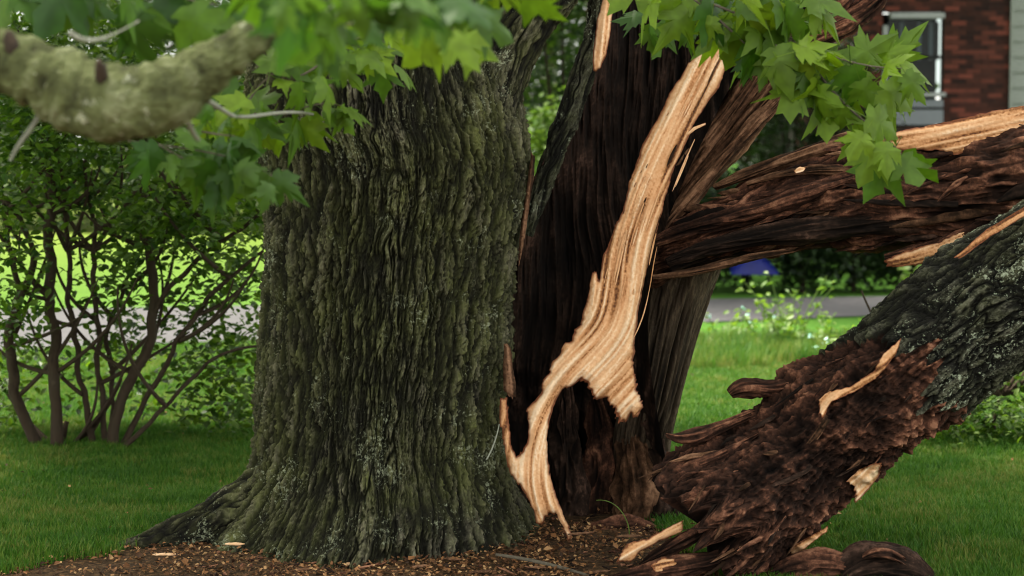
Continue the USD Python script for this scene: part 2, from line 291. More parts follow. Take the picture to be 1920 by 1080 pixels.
# ------------------------------------------------------------------ ground and road
def ground_z(x, y):
    x, y = np.asarray(x, float), np.asarray(y, float)
    q = np.stack([x * 0.5, y * 0.5, 0 * x], -1)
    dm = np.hypot((x + 0.45) / 1.5, (y - 8.2) / 0.75)
    z = 0.035 * np.exp(-dm ** 2) + 0.05 * (fbm(q, 3, 3) - 0.5) * sstep(3, 6, y) * (1 - sstep(13, 15, y))
    return z + 0.02 * (fbm(q * 9, 3, 4) - .5) * (1 - sstep(10, 13, y))
def litter(x, y):
    """1 where bare soil and leaf litter lie round the foot of the tree."""
    edge = 7.99 + 0.85 * (x + 1.3) * (x < -1.3) + 0.35 * (fbm(np.stack([x * 2, y * 2, 0 * x], -1), 3, 8) - .5)
    return 1 - sstep(0.0, 0.22, y - edge - 0.9 * np.exp(-((x - 0.15) / 0.75) ** 2) + 1.6 * sstep(0.5, 0.95, x))
def axis(lo, hi, fine_lo, fine_hi, step):
    a = np.arange(fine_lo, fine_hi, step); g = np.geomspace(0.3, 1, 12)
    return np.r_[lo * np.geomspace(1, 0.02, 14)[:-1] + fine_lo * 0 if False else np.linspace(lo, fine_lo, 14)[:-1], a, np.linspace(fine_hi, hi, 14)]
gx, gy = axis(-320, 320, -5, 5, 0.05), axis(-60, 420, 3, 15, 0.05)
X, Yg = np.meshgrid(gx, gy, indexing="ij")
Pg = np.stack([X, Yg, ground_z(X, Yg)], -1)
nx, ny = X.shape
i, j = np.meshgrid(np.arange(nx - 1), np.arange(ny - 1), indexing="ij")
q = np.stack([i * ny + j, (i + 1) * ny + j, (i + 1) * ny + j + 1, i * ny + j + 1], -1).reshape(-1, 4)
obj("ground", (Pg.reshape(-1, 3), q), M["ground"], attrs={"h": litter(X, Yg), "dry": sstep(20.5, 24, Yg - .3 * (X + 3)) * sstep(3, -1, X) * .9}, label="grassy garden ground with bare litter at the foot of the tree", cat="ground", kind="structure")  # last attribute masks the far left lawn that is coloured as if sunlit
def road_y(x): return 18.0 + 0.45 * (x + 3.7), 20.75 + 0.2 * (x + 3.7)
xs = np.linspace(-12, 14, 53); a, b = np.array([road_y(min(max(x, -9), 7)) for x in xs]).T
a = a - 1.6 + 0.12 * (fbm(np.stack([xs * 1.5, 0 * xs, 0 * xs], -1), 3, 2) - .5)
rows = np.stack([np.stack([xs, a + (b - a) * t, np.full_like(xs, 0.012)], 1) for t in np.linspace(0, 1, 6)], 1)
i, j = np.meshgrid(np.arange(52), np.arange(5), indexing="ij")
obj("road", (rows.reshape(-1, 3), np.stack([i * 6 + j, (i + 1) * 6 + j, (i + 1) * 6 + j + 1, i * 6 + j + 1], -1).reshape(-1, 4)), M["road"], label="narrow grey asphalt road crossing behind the tree", cat="road", kind="structure")

# ------------------------------------------------------------------ house
HY = 30.0
def box(x0, x1, y0, y1, z0, z1):
    v = np.array([(x, y, z) for x in (x0, x1) for y in (y0, y1) for z in (z0, z1)], float)
    f = np.array([(0, 1, 3, 2), (4, 6, 7, 5), (0, 4, 5, 1), (2, 3, 7, 6), (0, 2, 6, 4), (1, 5, 7, 3)])
    return v, f
def hx(px): return float(W(px, 300, HY)[0])
def hz(py): return float(W(1700, py, HY)[2])
house = thing("brick_house", "dark red brick house with a grey window bay and pale siding", "house")
bx0, bx1 = hx(1490), hx(1893)
wx0, wx1, wz0, wz1 = hx(1652), hx(1766), hz(236), hz(22)
wall_m = [box(bx0, wx0, HY, HY + .2, 0, 5.6), box(wx1, bx1, HY, HY + .2, 0, 5.6), box(wx0, wx1, HY, HY + .2, 0, wz0), box(wx0, wx1, HY, HY + .2, wz1, 5.6),
          box(bx0 - .01, bx0 + .2, HY + .2, HY + 7, 0, 5.6)]
obj("wall", cat_meshes(wall_m), M["mortar"], house, smooth=False)
rest = []; shown = 0
BH, BL = 0.072, 0.222
for row in range(int(5.5 / BH)):
    z0 = row * BH + 0.004
    off = (row % 2) * BL / 2
    x = bx0 - off
    while x < bx1:
        x0, x1 = max(x + .005, bx0), min(x + BL - .005, bx1); x += BL
        if x1 - x0 < 0.03: continue
        pieces = [(x0, x1)]
        if z0 + BH - .008 > wz0 and z0 < wz1:
            pieces = [p for p in ((x0, min(x1, wx0 - .004)), (max(x0, wx1 + .004), x1)) if p[1] - p[0] > 0.03]
        for p0, p1 in pieces:
            d = rng.uniform(0.008, 0.016)
            bm = box(p0, p1, HY - d, HY + .03, z0, z0 + BH - .009)
            if p0 > hx(1600) and 2.05 < z0 < 3.98 and shown < 300:
                obj("brick", bm, M["brick"], house, smooth=False); shown += 1
            else: rest.append(bm)
tag(obj("brickwork", cat_meshes(rest), M["brickwork"], house, smooth=False), kind="stuff")
for k in range(22):
    z0 = 0.3 + k * 0.23
    v, f = box(bx1 + .012, bx1 + 6, HY - .03, HY + .1, z0, z0 + .235); v[(v[:, 1] < HY) & (v[:, 2] > z0 + .1), 1] += .024
    obj("siding_board", (v, f), M["siding"], house, smooth=False)
obj("corner_board", box(bx1 - .03, bx1 + .01, HY - .06, HY, 0, 5.5), M["siding"], house, smooth=False)
rf = np.array([(bx0 - .6, HY - .7, 5.5), (bx1 + 6.5, HY - .7, 5.5), (bx1 + 6.5, HY + 4, 8.2), (bx0 - .6, HY + 4, 8.2), (bx0 - .6, HY + 8.6, 5.5), (bx1 + 6.5, HY + 8.6, 5.5)])
rfb = rf + [0, 0, .15]
obj("roof", (np.vstack([rf, rfb]), np.array([(0, 3, 2, 1), (3, 4, 5, 2), (6, 7, 8, 9), (9, 8, 11, 10), (0, 1, 7, 6), (4, 10, 11, 5)])), M["roofing"], house, smooth=False)
win = obj("window", box(wx0, wx0 + .075, HY - .05, HY + .1, wz0, hz(48)), M["white_paint"], house, smooth=False)
obj("frame", box(wx0 + .1, wx1 - .01, HY - .12, HY + .1, hz(35), hz(25)), M["white_paint"], win, smooth=False)
obj("sill", box(wx0, wx1 + .02, HY - .12, HY + .1, hz(181), hz(174)), M["white_paint"], win, smooth=False)
obj("pane", box(wx0 + .09, wx1 - .02, HY + .02, HY + .026, hz(173), hz(36)), M["glass"], win, smooth=False)
for k in range(9):
    xx = wx0 + .1 + k * .088
    obj("blind_slat", box(xx, xx + .06, HY + .10, HY + .11, hz(112), hz(40)), M["grey_panel"] if k in (2, 5, 7) else M["dark_room"], win, smooth=False)
obj("sash_rail", box(wx0 + .092, wx1 - .022, HY - .005, HY + .018, hz(110), hz(104)), M["dark_room"], win, smooth=False)
for k, (t, bt) in enumerate(((187, 201), (206, 234))):
    obj("panel", box(wx0 + .005, wx1 - .005, HY - .07, HY + .1, hz(bt), hz(t)), M["grey_panel"], win, smooth=False)
obj("panel_joint", box(wx0 + .01, wx1 - .01, HY - .05, HY + .1, hz(206) + .002, hz(201) - .002), M["dark_room"], win, smooth=False)
obj("dark_room", box(wx0, wx1, HY + .5, HY + .52, wz0, wz1), M["dark_room"], win, smooth=False)

# ------------------------------------------------------------------ leaves
HALF = [(0, 0), (.12, -.05), (.38, .02), (.26, .13), (.44, .22), (.42, .30), (.62, .56), (.40, .50), (.36, .56), (.17, .46), (.25, .70), (.15, .74), (0, 1.05)]
def maple_leaf(size, fold=0.25, droop=0.5, lob=None, g=rng):
    """A five-lobed leaf: base at the origin, tip along +y, upper side +z, with its stalk."""
    hp = np.array(HALF); hp = hp * (1 + g.uniform(-.12, .12, hp.shape)); hp[0] = 0; hp[-1, 0] = 0
    sk = g.uniform(.82, 1.12)
    out = np.vstack([hp, hp[-2:0:-1] * [-1, 1] * (1 + g.uniform(-.10, .10, (len(hp) - 2, 2)))]) * [sk, 1]
    k = len(out); c0 = np.array([0, .3]); mid = c0 + (out - c0) * .52
    v = np.vstack([[c0], mid, out]); a = np.arange(k); n_ = (a + 1) % k
    f = np.vstack([np.stack([0 * a, 1 + a, 1 + n_], 1), np.stack([1 + a, 1 + k + a, 1 + k + n_], 1), np.stack([1 + a, 1 + k + n_, 1 + n_], 1)])
    ax, r2 = np.abs(v[:, 0]), np.hypot(v[:, 0], v[:, 1] - .3)
    ph = g.uniform(0, 6.28)
    z = -fold * ax * (0.5 + .8 * v[:, 1]) - droop * .42 * np.clip(v[:, 1], 0, None) ** 2 - g.uniform(-.1, .45) * r2 ** 2.2 + .06 * np.sin(9 * v[:, 1] + ph) * ax * 2 + g.uniform(-.25, .25) * v[:, 0] * v[:, 1]
    V = np.c_[v, z] * size
    st = np.array([(-.010, 0, 0), (.010, 0, 0), (0, 0, -.016), (-.010, -.55, .12), (.010, -.55, .12), (0, -.55, .10)]) * size
    sf = np.array([(0, 1, 4), (0, 4, 3), (1, 2, 5), (1, 5, 4), (2, 0, 3), (2, 3, 5)])
    return np.vstack([V, st]), np.vstack([f, sf + len(V)])
def oriented(v, pos, d, n):
    d = np.asarray(d, float); d /= np.linalg.norm(d); n = np.asarray(n, float); n = n - d * (n @ d); n /= np.linalg.norm(n)
    return np.asarray(pos) + v @ np.stack([np.cross(d, n), d, n])
def hang(pos, size, ang, g, face=0.55, mat_leaf="maple_leaf", parent=None, stalk=True):
    """A leaf at pos whose tip points along image angle ang (degrees, 0 = right, -90 = down), its face turned partly to the sky and partly to the viewer."""
    a = math.radians(ang); d = np.array([math.cos(a), g.uniform(-.8, .5), math.sin(a)])
    n = np.array([g.uniform(-.8, .8), -face + g.uniform(-.6, .5), 1 - face + g.uniform(-.3, .5)])
    v, f = maple_leaf(size, g.uniform(.05, .5), g.uniform(.2, 1.1), g=g)
    obj("leaf", (oriented(v, pos, d, n), f), M[mat_leaf], parent, smooth=40)

OV = np.array([(0, 0, 0), (.22, .25, .04), (.27, .5, .05), (.16, .8, .03), (0, 1, -.08), (-.16, .8, .03), (-.27, .5, .05), (-.22, .25, .04), (0, .5, -.03)])
OVF = np.array([(8, a, (a + 1) % 8) for a in range(8)])
RH = np.array([(0, 0, 0), (.32, .42, .08), (0, 1, -.05), (-.32, .42, .08)]); RHF = np.array([(0, 1, 2), (0, 2, 3)])
def scatter_leaves(pos, sizes, g, tv=OV, tf=OVF, up=0.6, outward=None):
    """Many leaves in one mesh; normals lean upward by `up`, tips droop."""
    n = len(pos)
    N = g.standard_normal((n, 3)); N /= np.linalg.norm(N, axis=1, keepdims=True); N[:, 2] = np.abs(N[:, 2]) + up
    if outward is not None: N += outward
    N /= np.linalg.norm(N, axis=1, keepdims=True)
    D = g.standard_normal((n, 3)); D[:, 2] -= 0.5; D -= N * (D * N).sum(1, keepdims=True); D /= np.linalg.norm(D, axis=1, keepdims=True)
    S = np.cross(D, N)
    t = tv[None] * np.asarray(sizes)[:, None, None]
    V = pos[:, None] + t[..., :1] * S[:, None] + t[..., 1:2] * D[:, None] + t[..., 2:] * N[:, None]
    return V.reshape(-1, 3), (tf[None] + np.arange(n)[:, None, None] * len(tv)).reshape(-1, 3)
def clumps(centres, per, sig, g):
    c = np.repeat(centres, per, axis=0)
    return c + g.standard_normal(c.shape) * sig

# ------------------------------------------------------------------ the split maple
maple = thing("split_maple", "huge mossy maple trunk torn open on its right side, standing", "tree")
ys = np.array([-150, -90, -20, 60, 140, 180, 240, 290, 400, 500, 600, 700, 800, 860, 900, 940, 980, 1015, 1050, 1090, 1130])
lx = np.array([590, 555, 515, 482, 464, 460, 466, 484, 495, 492, 487, 482, 475, 461, 443, 415, 378, 335, 270, 180, 60])
rx_ = np.array([800, 850, 905, 945, 972, 981, 992, 1002, 986, 970, 958, 946, 940, 952, 968, 990, 1016, 1044, 1075, 1115, 1165])
TY = 8.25
fin = np.linspace(1130, -150, 640)
L_, R_ = CubicSpline(ys, lx)(fin), CubicSpline(ys, rx_)(fin)
C = np.c_[W((L_ + R_) / 2, fin, TY), m((R_ - L_) / 2, TY) * 0.995]
C[:, 3] -= 0.012
def trunk_prof(V, th, rr):
    low = 1 - sstep(0.0, 0.75, V)[:, None]
    fl = 0.085 * low * np.cos(6 * th + 0.9)[None] + 0.03 * np.sin(3 * th + 1.1 + 0.6 * V[:, None]) + 0.02 * np.sin(7 * th[None] + 2 + V[:, None])
    depth = 1 - 0.30 * np.cos(th)[None] ** 2 * (1 - sstep(.0, .5, V)[:, None])       # the foot flares more to the sides than to the front
    return rr * (1 + fl * (0.35 + 0.65 * np.cos(th)[None] ** 2)) * depth
G = sweep(C, 620, spread=0.62, prof=trunk_prof, level=True)
h0 = furrows(G["U"], G["V"], 0.046, 0.30, 20); h = furrows(G["U"], G["V"], 0.023, 0.10, 21)
h2 = bark_h(G["U"], G["V"], 0.009, 0.022, 22, 0.6)
big = fbm(np.stack([np.cos(G["th"])[None] * 2.2 + 0 * G["V"], np.sin(G["th"])[None] * 2.2 + 0 * G["V"], G["V"] * 1.6], -1), 4, 23)
hh = np.clip((.25 + .75 * h0) * (.40 + .42 * h + .34 * h2), 0, 1)
tpx, tpy = PX(G["P"]); burl = np.exp(-((tpx - 790) / 48) ** 2 - ((tpy - 965) / 42) ** 2); bulge_ = np.exp(-((tpx - 690) / 95) ** 2 - ((tpy - 850) / 150) ** 2) + .8 * np.exp(-((tpx - 900) / 60) ** 2 - ((tpy - 700) / 260) ** 2)
front = G["N"][..., 1] < 0
G["P"] += G["N"] * (front * (.05 * bulge_ + .07 * burl - .06 * np.exp(-((tpx - 610) / 40) ** 2 - ((tpy - 760) / 220) ** 2)))[..., None]
hh = np.clip(hh * (1 - .55 * burl * front), 0, 1)
G["P"] += G["N"] * ((hh - 0.6) * 0.054 + (big - .5) * 0.11)[..., None]
trunk_px = None
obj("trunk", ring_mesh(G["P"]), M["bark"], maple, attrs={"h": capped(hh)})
TRUNK = G
def bark_limb(name, pp, nu, nv, seed, amp=0.025, du=0.026, dv=0.11, mt="bark", parent=maple, lump=0.06, **kw):
    Cc = pcent(pp, nv); g_ = sweep(Cc, nu, spread=0.4)
    hb = np.clip(furrows(g_["U"], g_["V"], du * 2.2, dv * 2.6, seed) * (.5 + .35 * furrows(g_["U"], g_["V"], du, dv, seed + 3) + .28 * bark_h(g_["U"], g_["V"], .009, .02, seed + 1, .6)), 0, 1)
    bg = fbm(np.stack([np.cos(g_["th"])[None] * 1.5 + 0 * g_["V"], np.sin(g_["th"])[None] * 1.5 + 0 * g_["V"], g_["V"] * 3], -1), 3, seed + 2)
    g_["P"] += g_["N"] * ((hb - .6) * amp + (bg - .5) * lump)[..., None]
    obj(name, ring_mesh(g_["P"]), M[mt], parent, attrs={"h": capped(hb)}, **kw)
    return g_
bark_limb("limb", [(640, 330, 8.3, 60), (615, 220, 8.28, 120), (575, 0, 8.3, 128), (500, -300, 8.4, 110), (440, -800, 8.6, 90)], 220, 260, 31)
bark_limb("limb", [(800, 330, 8.3, 60), (800, 150, 8.26, 120), (830, -100, 8.2, 125), (870, -400, 8.2, 110), (880, -900, 8.2, 90)], 200, 260, 34)
bark_limb("limb", [(880, 360, 8.15, 50), (908, 220, 8.12, 70), (938, 120, 8.1, 56), (985, 40, 8.1, 52), (1035, -20, 8.1, 52), (1110, -110, 8.1, 55), (1250, -400, 8.1, 50)], 160, 260, 37)
bark_limb("root", [(560, 900, 8.15, 50), (450, 950, 8.08, 50), (345, 1003, 8.0, 38), (220, 1052, 7.92, 30), (60, 1088, 7.85, 22), (-120, 1120, 7.8, 12)], 90, 260, 41, amp=0.022, lump=0.05)

CHUNKS = []
# the second leader: a hollow, rotten half-pipe open to the viewer
def sheet(ys_, left, right, Yrim, deep, ns, nv, seed, name, mt, parent, thick=0.07, along=2.2, amp=0.03, across=26, **kw):
    yy = np.linspace(ys_[0], ys_[-1], nv); s = np.linspace(0, 1, ns)
    l, r_, yr, dp = (CubicSpline(ys_, a)(yy) for a in (left, right, Yrim, deep))
    px = l[:, None] + (r_ - l)[:, None] * s[None]
    prof = np.sin(np.pi * (0.04 + 0.92 * s)) ** 0.8
    V_ = ((yy - yy[0]) / 455)[:, None] + 0 * px; U_ = (px - px.mean()) / 455
    qq = np.stack([U_ * across + 2.0 * (fbm(np.stack([U_ * 3, V_ * 2, 0 * U_], -1), 2, seed + 9) - .5), V_ * along, 0 * U_], -1)
    n1 = fbm(qq, 5, seed); ridge = np.clip(1 - np.abs(2 * n1 - 1) * 1.7, 0, 1)
    lum = fbm(np.stack([U_ * 7, V_ * 5, 0 * U_ + 3], -1), 3, seed + 3)
    hv = np.clip(0.65 * ridge + 0.5 * (lum - .3), 0, 1)
    low_ = sstep(620, 760, yy)[:, None]
    Yd = yr[:, None] + dp[:, None] * prof[None] - amp * (ridge - .5) * (1.6 - .5 * low_) - (0.08 + .22 * low_) * (lum - .5) - .10 * low_ * (fbm(np.stack([U_ * 22, V_ * 14, 0 * U_ + 1], -1), 3, seed + 5) - .5)
    hv = np.clip(hv + low_ * (.9 * (fbm(np.stack([U_ * 22, V_ * 14, 0 * U_ + 1], -1), 3, seed + 5) - .42)), 0, 1)
    Fr = W(px, yy[:, None] + 0 * px, Yd); Bk = Fr + np.array([0, thick, 0]) * (0.3 + prof[None, :, None])
    n = nv * ns
    i, j = np.meshgrid(np.arange(nv - 1), np.arange(ns - 1), indexing="ij")
    qf = np.stack([i * ns + j, (i + 1) * ns + j, (i + 1) * ns + j + 1, i * ns + j + 1], -1).reshape(-1, 4)
    edge = np.r_[np.arange(ns), np.arange(2, nv) * ns - 1, np.arange(nv * ns - 1, (nv - 1) * ns - 1, -1), np.arange(nv - 2, 0, -1) * ns]
    e2 = np.roll(edge, -1); side = np.stack([edge, e2, e2 + n, edge + n], 1)
    obj(name, (np.vstack([Fr.reshape(-1, 3), Bk.reshape(-1, 3)]), np.vstack([qf, qf[:, ::-1] + n, side])), M[mt], parent, attrs={"h": np.r_[hv.ravel(), hv.ravel() * .6]}, **kw)
    return dict(px=px, py=yy[:, None] + 0 * px, Y=Yd)
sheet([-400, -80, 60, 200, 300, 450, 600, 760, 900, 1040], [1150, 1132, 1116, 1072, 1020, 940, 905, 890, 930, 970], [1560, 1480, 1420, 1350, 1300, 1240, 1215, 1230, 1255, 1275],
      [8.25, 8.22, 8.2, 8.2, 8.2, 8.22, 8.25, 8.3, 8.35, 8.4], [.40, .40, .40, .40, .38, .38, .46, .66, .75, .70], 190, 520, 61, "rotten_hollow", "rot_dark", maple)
bark_limb("bark_edge", [(985, 440, 8.3, 16), (1034, 300, 8.27, 20), (1064, 215, 8.24, 22), (1098, 120, 8.22, 23), (1118, 60, 8.22, 23), (1132, -60, 8.22, 24), (1150, -400, 8.25, 24)], 80, 320, 64, mt="bark_lichen", amp=0.022, lump=0.03)
for k, pp in enumerate([[(1075, 1010, 8.5, 20), (1070, 930, 8.5, 26), (1062, 850, 8.52, 20), (1060, 790, 8.55, 8)], [(1130, 1005, 8.55, 24), (1122, 940, 8.55, 30), (1128, 870, 8.58, 22), (1122, 800, 8.62, 8)],
                        [(1190, 1000, 8.45, 30), (1196, 930, 8.45, 34), (1185, 860, 8.5, 26), (1180, 800, 8.55, 9)], [(1235, 1000, 8.4, 26), (1238, 940, 8.42, 26), (1222, 880, 8.5, 18), (1212, 820, 8.55, 7)], [(1090, 1012, 8.3, 16), (1150, 1000, 8.28, 24), (1220, 1004, 8.28, 20), (1260, 1010, 8.25, 10)]]):
    CHUNKS.append(pp)
# the back wall of the shell, weathered grey outside
Cb = pcent([(1190, 1090, 8.85, 90), (1195, 980, 8.82, 72), (1200, 850, 8.75, 52), (1216, 760, 8.68, 52), (1236, 660, 8.62, 58), (1258, 560, 8.62, 66), (1285, 460, 8.62, 78)], 260)
g_ = sweep(Cb, 180, spread=.4); r1, n1 = fibre(g_, 2.0, 42, 71)
g_["P"] += g_["N"] * ((r1 - .5) * 0.022 + (n1 - .5) * 0.05)[..., None]
obj("back_shell", ring_mesh(g_["P"]), M["grey_wood"], maple, attrs={"h": capped(r1 * .9)})

# torn slabs: a traced outline given distance, thickness and grain
def slab(name, poly, Yf, thick, grain, parent, seed, mt="fresh", step=3.0, amp=0.009, jag=2.0, across=95, bulge=0.02, **kw):
    pg = Polygon(poly).buffer(0)
    if pg.geom_type != "Polygon": pg = max(pg.geoms, key=lambda a: a.area)
    ring = pg.exterior; nb = int(ring.length / step)
    bp = np.array([ring.interpolate(t, True).coords[0] for t in np.linspace(0, 1, nb, endpoint=False)])
    gl = np.asarray(grain, float); gs = np.r_[0, np.cumsum(np.linalg.norm(np.diff(gl, axis=0), axis=1))]
    gd = spline(np.c_[gl, 0 * gl[:, :1]], 200)[:, :2]; gt = np.gradient(gd, axis=0); gt /= np.linalg.norm(gt, axis=1, keepdims=True); tree_ = cKDTree(gd); ln = np.linspace(0, gs[-1], 200)
    def coords(p):
        k = tree_.query(p)[1]; dlt = p - gd[k]
        return dlt[:, 0] * -gt[k, 1] + dlt[:, 1] * gt[k, 0], ln[k] + (dlt * gt[k]).sum(1), gt[k]
    lat, lon, tg = coords(bp)
    bp = bp + tg * (jag * 3.6 * (fbm(np.stack([lat * .45, lon * .01, 0 * lat], -1), 4, seed) - .5) * 2)[:, None] + np.c_[-tg[:, 1], tg[:, 0]] * (jag * .7 * (fbm(np.stack([lon * .12, 0 * lat, 0 * lat + 5], -1), 3, seed + 1) - .5) * 2)[:, None]
    pg = Polygon(bp)
    if not pg.is_valid:
        pg = pg.buffer(0); pg = max(getattr(pg, "geoms", [pg]), key=lambda a: a.area)
        bp = np.array(pg.exterior.coords)[:-1]
    x0, y0, x1, y1 = pg.bounds
    gx_, gy_ = np.meshgrid(np.arange(x0, x1, step), np.arange(y0, y1, step)); ip = np.c_[gx_.ravel(), gy_.ravel()] + np.random.default_rng(seed).uniform(-.3, .3, (gx_.size, 2)) * step
    ok = shapely.contains_xy(pg.buffer(-step * .45), ip[:, 0], ip[:, 1]); ip = ip[ok]
    pts = np.vstack([bp, ip]); nb = len(bp)
    tri = Delaunay(pts).simplices; cc = pts[tri].mean(1); tri = tri[shapely.contains_xy(pg, cc[:, 0], cc[:, 1])]
    a_ = pts[tri]; flip = np.cross(a_[:, 1] - a_[:, 0], a_[:, 2] - a_[:, 0]) > 0; tri[flip] = tri[flip][:, ::-1]
    lat, lon, _ = coords(pts)
    ed = shapely.distance(pg.exterior, shapely.points(pts)); wmax = min(np.percentile(ed, 96) + 1e-6, 17.0)
    e = np.clip(ed / wmax, 0, 1)
    qn = np.stack([lat / 455 * across, lon / 455 * 2.6, 0 * lat], -1)
    n1 = fbm(qn, 5, seed + 3); n2 = fbm(np.stack([lat / 455 * 18, lon / 455 * 1.5, 0 * lat], -1), 3, seed + 4); steps_ = np.floor(n2 * 9) / 9
    Y0 = Yf(pts[:, 0], pts[:, 1]) if callable(Yf) else np.full(len(pts), float(Yf))
    Yd = Y0 - bulge * np.sqrt(e) - amp * (n1 - .5) * 2.5 - 0.03 * (steps_ - .5) * np.sqrt(e)
    hv = np.clip(.52 + 2.0 * (n1 - .5) + 1.1 * (n2 - .5), 0, 1)
    Fr = W(pts[:, 0], pts[:, 1], Yd); Bk = W(pts[:, 0], pts[:, 1], Y0 + thick * (.35 + .65 * np.sqrt(e)))
    n = len(pts); V_ = np.vstack([Fr, Bk, Fr[:nb], Bk[:nb]]); b0 = np.arange(nb); b1 = np.roll(b0, -1)
    wl = np.stack([2 * n + b0, 2 * n + b1, 2 * n + nb + b1, 2 * n + nb + b0], 1); wl = np.vstack([wl[:, [0, 1, 2]], wl[:, [0, 2, 3]]])
    return obj(name, (V_, np.vstack([tri, tri[:, ::-1] + n, wl])), M[mt], parent, attrs={"h": np.r_[hv, hv * .6, hv[:nb] * .6, hv[:nb] * .5], "e": np.r_[e, e * 0 + .2, np.full(2 * nb, .05)]}, **kw)
ARCH = [(1345, 72), (1362, 58), (1368, 110), (1350, 160), (1325, 195), (1300, 235), (1285, 270), (1262, 320), (1245, 380), (1232, 430), (1218, 480), (1207, 530), (1198, 580), (1190, 640), (1188, 690), (1195, 735), (1207, 762), (1195, 783), (1181, 776), (1172, 793), (1158, 790), (1150, 760), (1135, 745), (1115, 748), (1100, 715), (1088, 712), (1075, 722), (1055, 730), (1040, 755), (1030, 790), (1026, 830), (1028, 870), (1035, 905), (1048, 945), (1062, 975), (1073, 1005), (1067, 1017), (1058, 990), (1045, 968), (1030, 962), (1015, 985), (1005, 982), (1000, 955), (990, 935), (975, 912), (962, 893), (950, 870), (944, 830), (936, 780), (939, 744), (951, 750), (954, 790), (958, 830), (968, 856), (978, 848), (988, 830), (992, 800), (988, 765), (1003, 750), (1015, 735), (1018, 712), (1030, 700), (1035, 678), (1050, 665), (1058, 642), (1072, 640), (1078, 616), (1090, 608), (1095, 578), (1103, 556), (1108, 518), (1115, 506), (1123, 530), (1130, 480), (1145, 450), (1155, 420), (1168, 395), (1180, 340), (1192, 310), (1205, 270), (1225, 235), (1245, 200), (1255, 175), (1275, 145), (1290, 120), (1310, 100), (1330, 85)]
def arch_Y(px, py): return 7.95 + 0.00013 * (px - 950) * (py < 1e9) - 0.10 * sstep(700, 1000, py)
slab("torn_strip", ARCH, arch_Y, 0.055, [(1400, -20), (1300, 180), (1230, 330), (1180, 480), (1150, 620), (1090, 690), (1020, 790), (1000, 900), (1070, 1040)], maple, 81, step=2.6, jag=2.2, bulge=.03,
     label="long pale strip of torn fresh wood with an arched foot")
slab("torn_strip", [(1288, 250), (1300, 238), (1322, 230), (1324, 234), (1305, 243), (1288, 256)], 7.9, 0.01, [(1270, 258), (1330, 230)], maple, 82, step=2, jag=.5, bulge=.004)
slab("torn_strip", [(1120, 35), (1130, 0), (1126, -60), (1152, -60), (1149, 20), (1145, 60), (1138, 100), (1125, 130), (1113, 134), (1111, 110), (1116, 70)], 8.08, 0.04, [(1140, -80), (1118, 150)], maple, 83, jag=1.5)
slab("torn_strip", [(1438, -30), (1455, -30), (1452, 22), (1440, 24)], 8.0, 0.03, [(1446, -40), (1446, 40)], maple, 84, step=2, jag=1)
slab("torn_strip", [(996, 285), (1003, 290), (1002, 330), (992, 390), (982, 460), (972, 500), (975, 430), (988, 350)], 8.1, 0.04, [(1000, 270), (972, 510)], maple, 85, mt="brown_wood", jag=1.5)
slab("torn_strip", [(945, 640), (958, 650), (964, 700), (968, 742), (960, 748), (952, 738), (943, 735)], 7.98, 0.05, [(950, 630), (960, 760)], maple, 86, mt="brown_wood", jag=2)

g = np.random.default_rng(88)
GR = spline(np.c_[np.array([(1352, 90), (1300, 190), (1235, 330), (1185, 480), (1155, 600), (1100, 680), (1025, 780), (1000, 880), (1040, 970)], float), np.array([26, 34, 36, 42, 44, 40, 26, 28, 16.])], 200)
for k in range(34):
    i0 = int(g.integers(2, 108)); n_ = int(g.integers(8, 24)); sg = GR[i0:min(i0 + n_, 199)]; tg = np.gradient(sg[:, :2], axis=0); tg /= np.linalg.norm(tg, axis=1, keepdims=True)
    of = g.uniform(-.9, .9) if k % 3 else g.choice([-.98, .95]); pq = sg[:, :2] + np.c_[-tg[:, 1], tg[:, 0]] * (sg[:, 2] * of + g.normal(0, 1))[:, None]
    dd = .033 * math.sqrt(max(0, 1 - of * of)) + g.uniform(0, .012) * np.linspace(1, 0, len(sg)) ** 2 + .022 * (1 - sstep(0, .3, np.linspace(0, 1, len(sg)))) * g.uniform(0, 1)
    rr_ = g.uniform(1.0, 2.6) * np.sin(np.pi * np.linspace(.06, .97, len(sg))) ** .6
    Yq = arch_Y(pq[:, 0], pq[:, 1]) - dd
    v, f = ring_mesh(sweep(np.c_[W(pq[:, 0], pq[:, 1], Yq), rr_ * Yq / FOC], 7, rx=g.uniform(.6, 1.5))["P"])
    obj("wood_fibre", (v, f), M["fresh"] if k % 4 else M["brown_wood"], maple, attrs={"h": np.full(len(v), g.uniform(.3, .9)), "e": np.full(len(v), .7)})
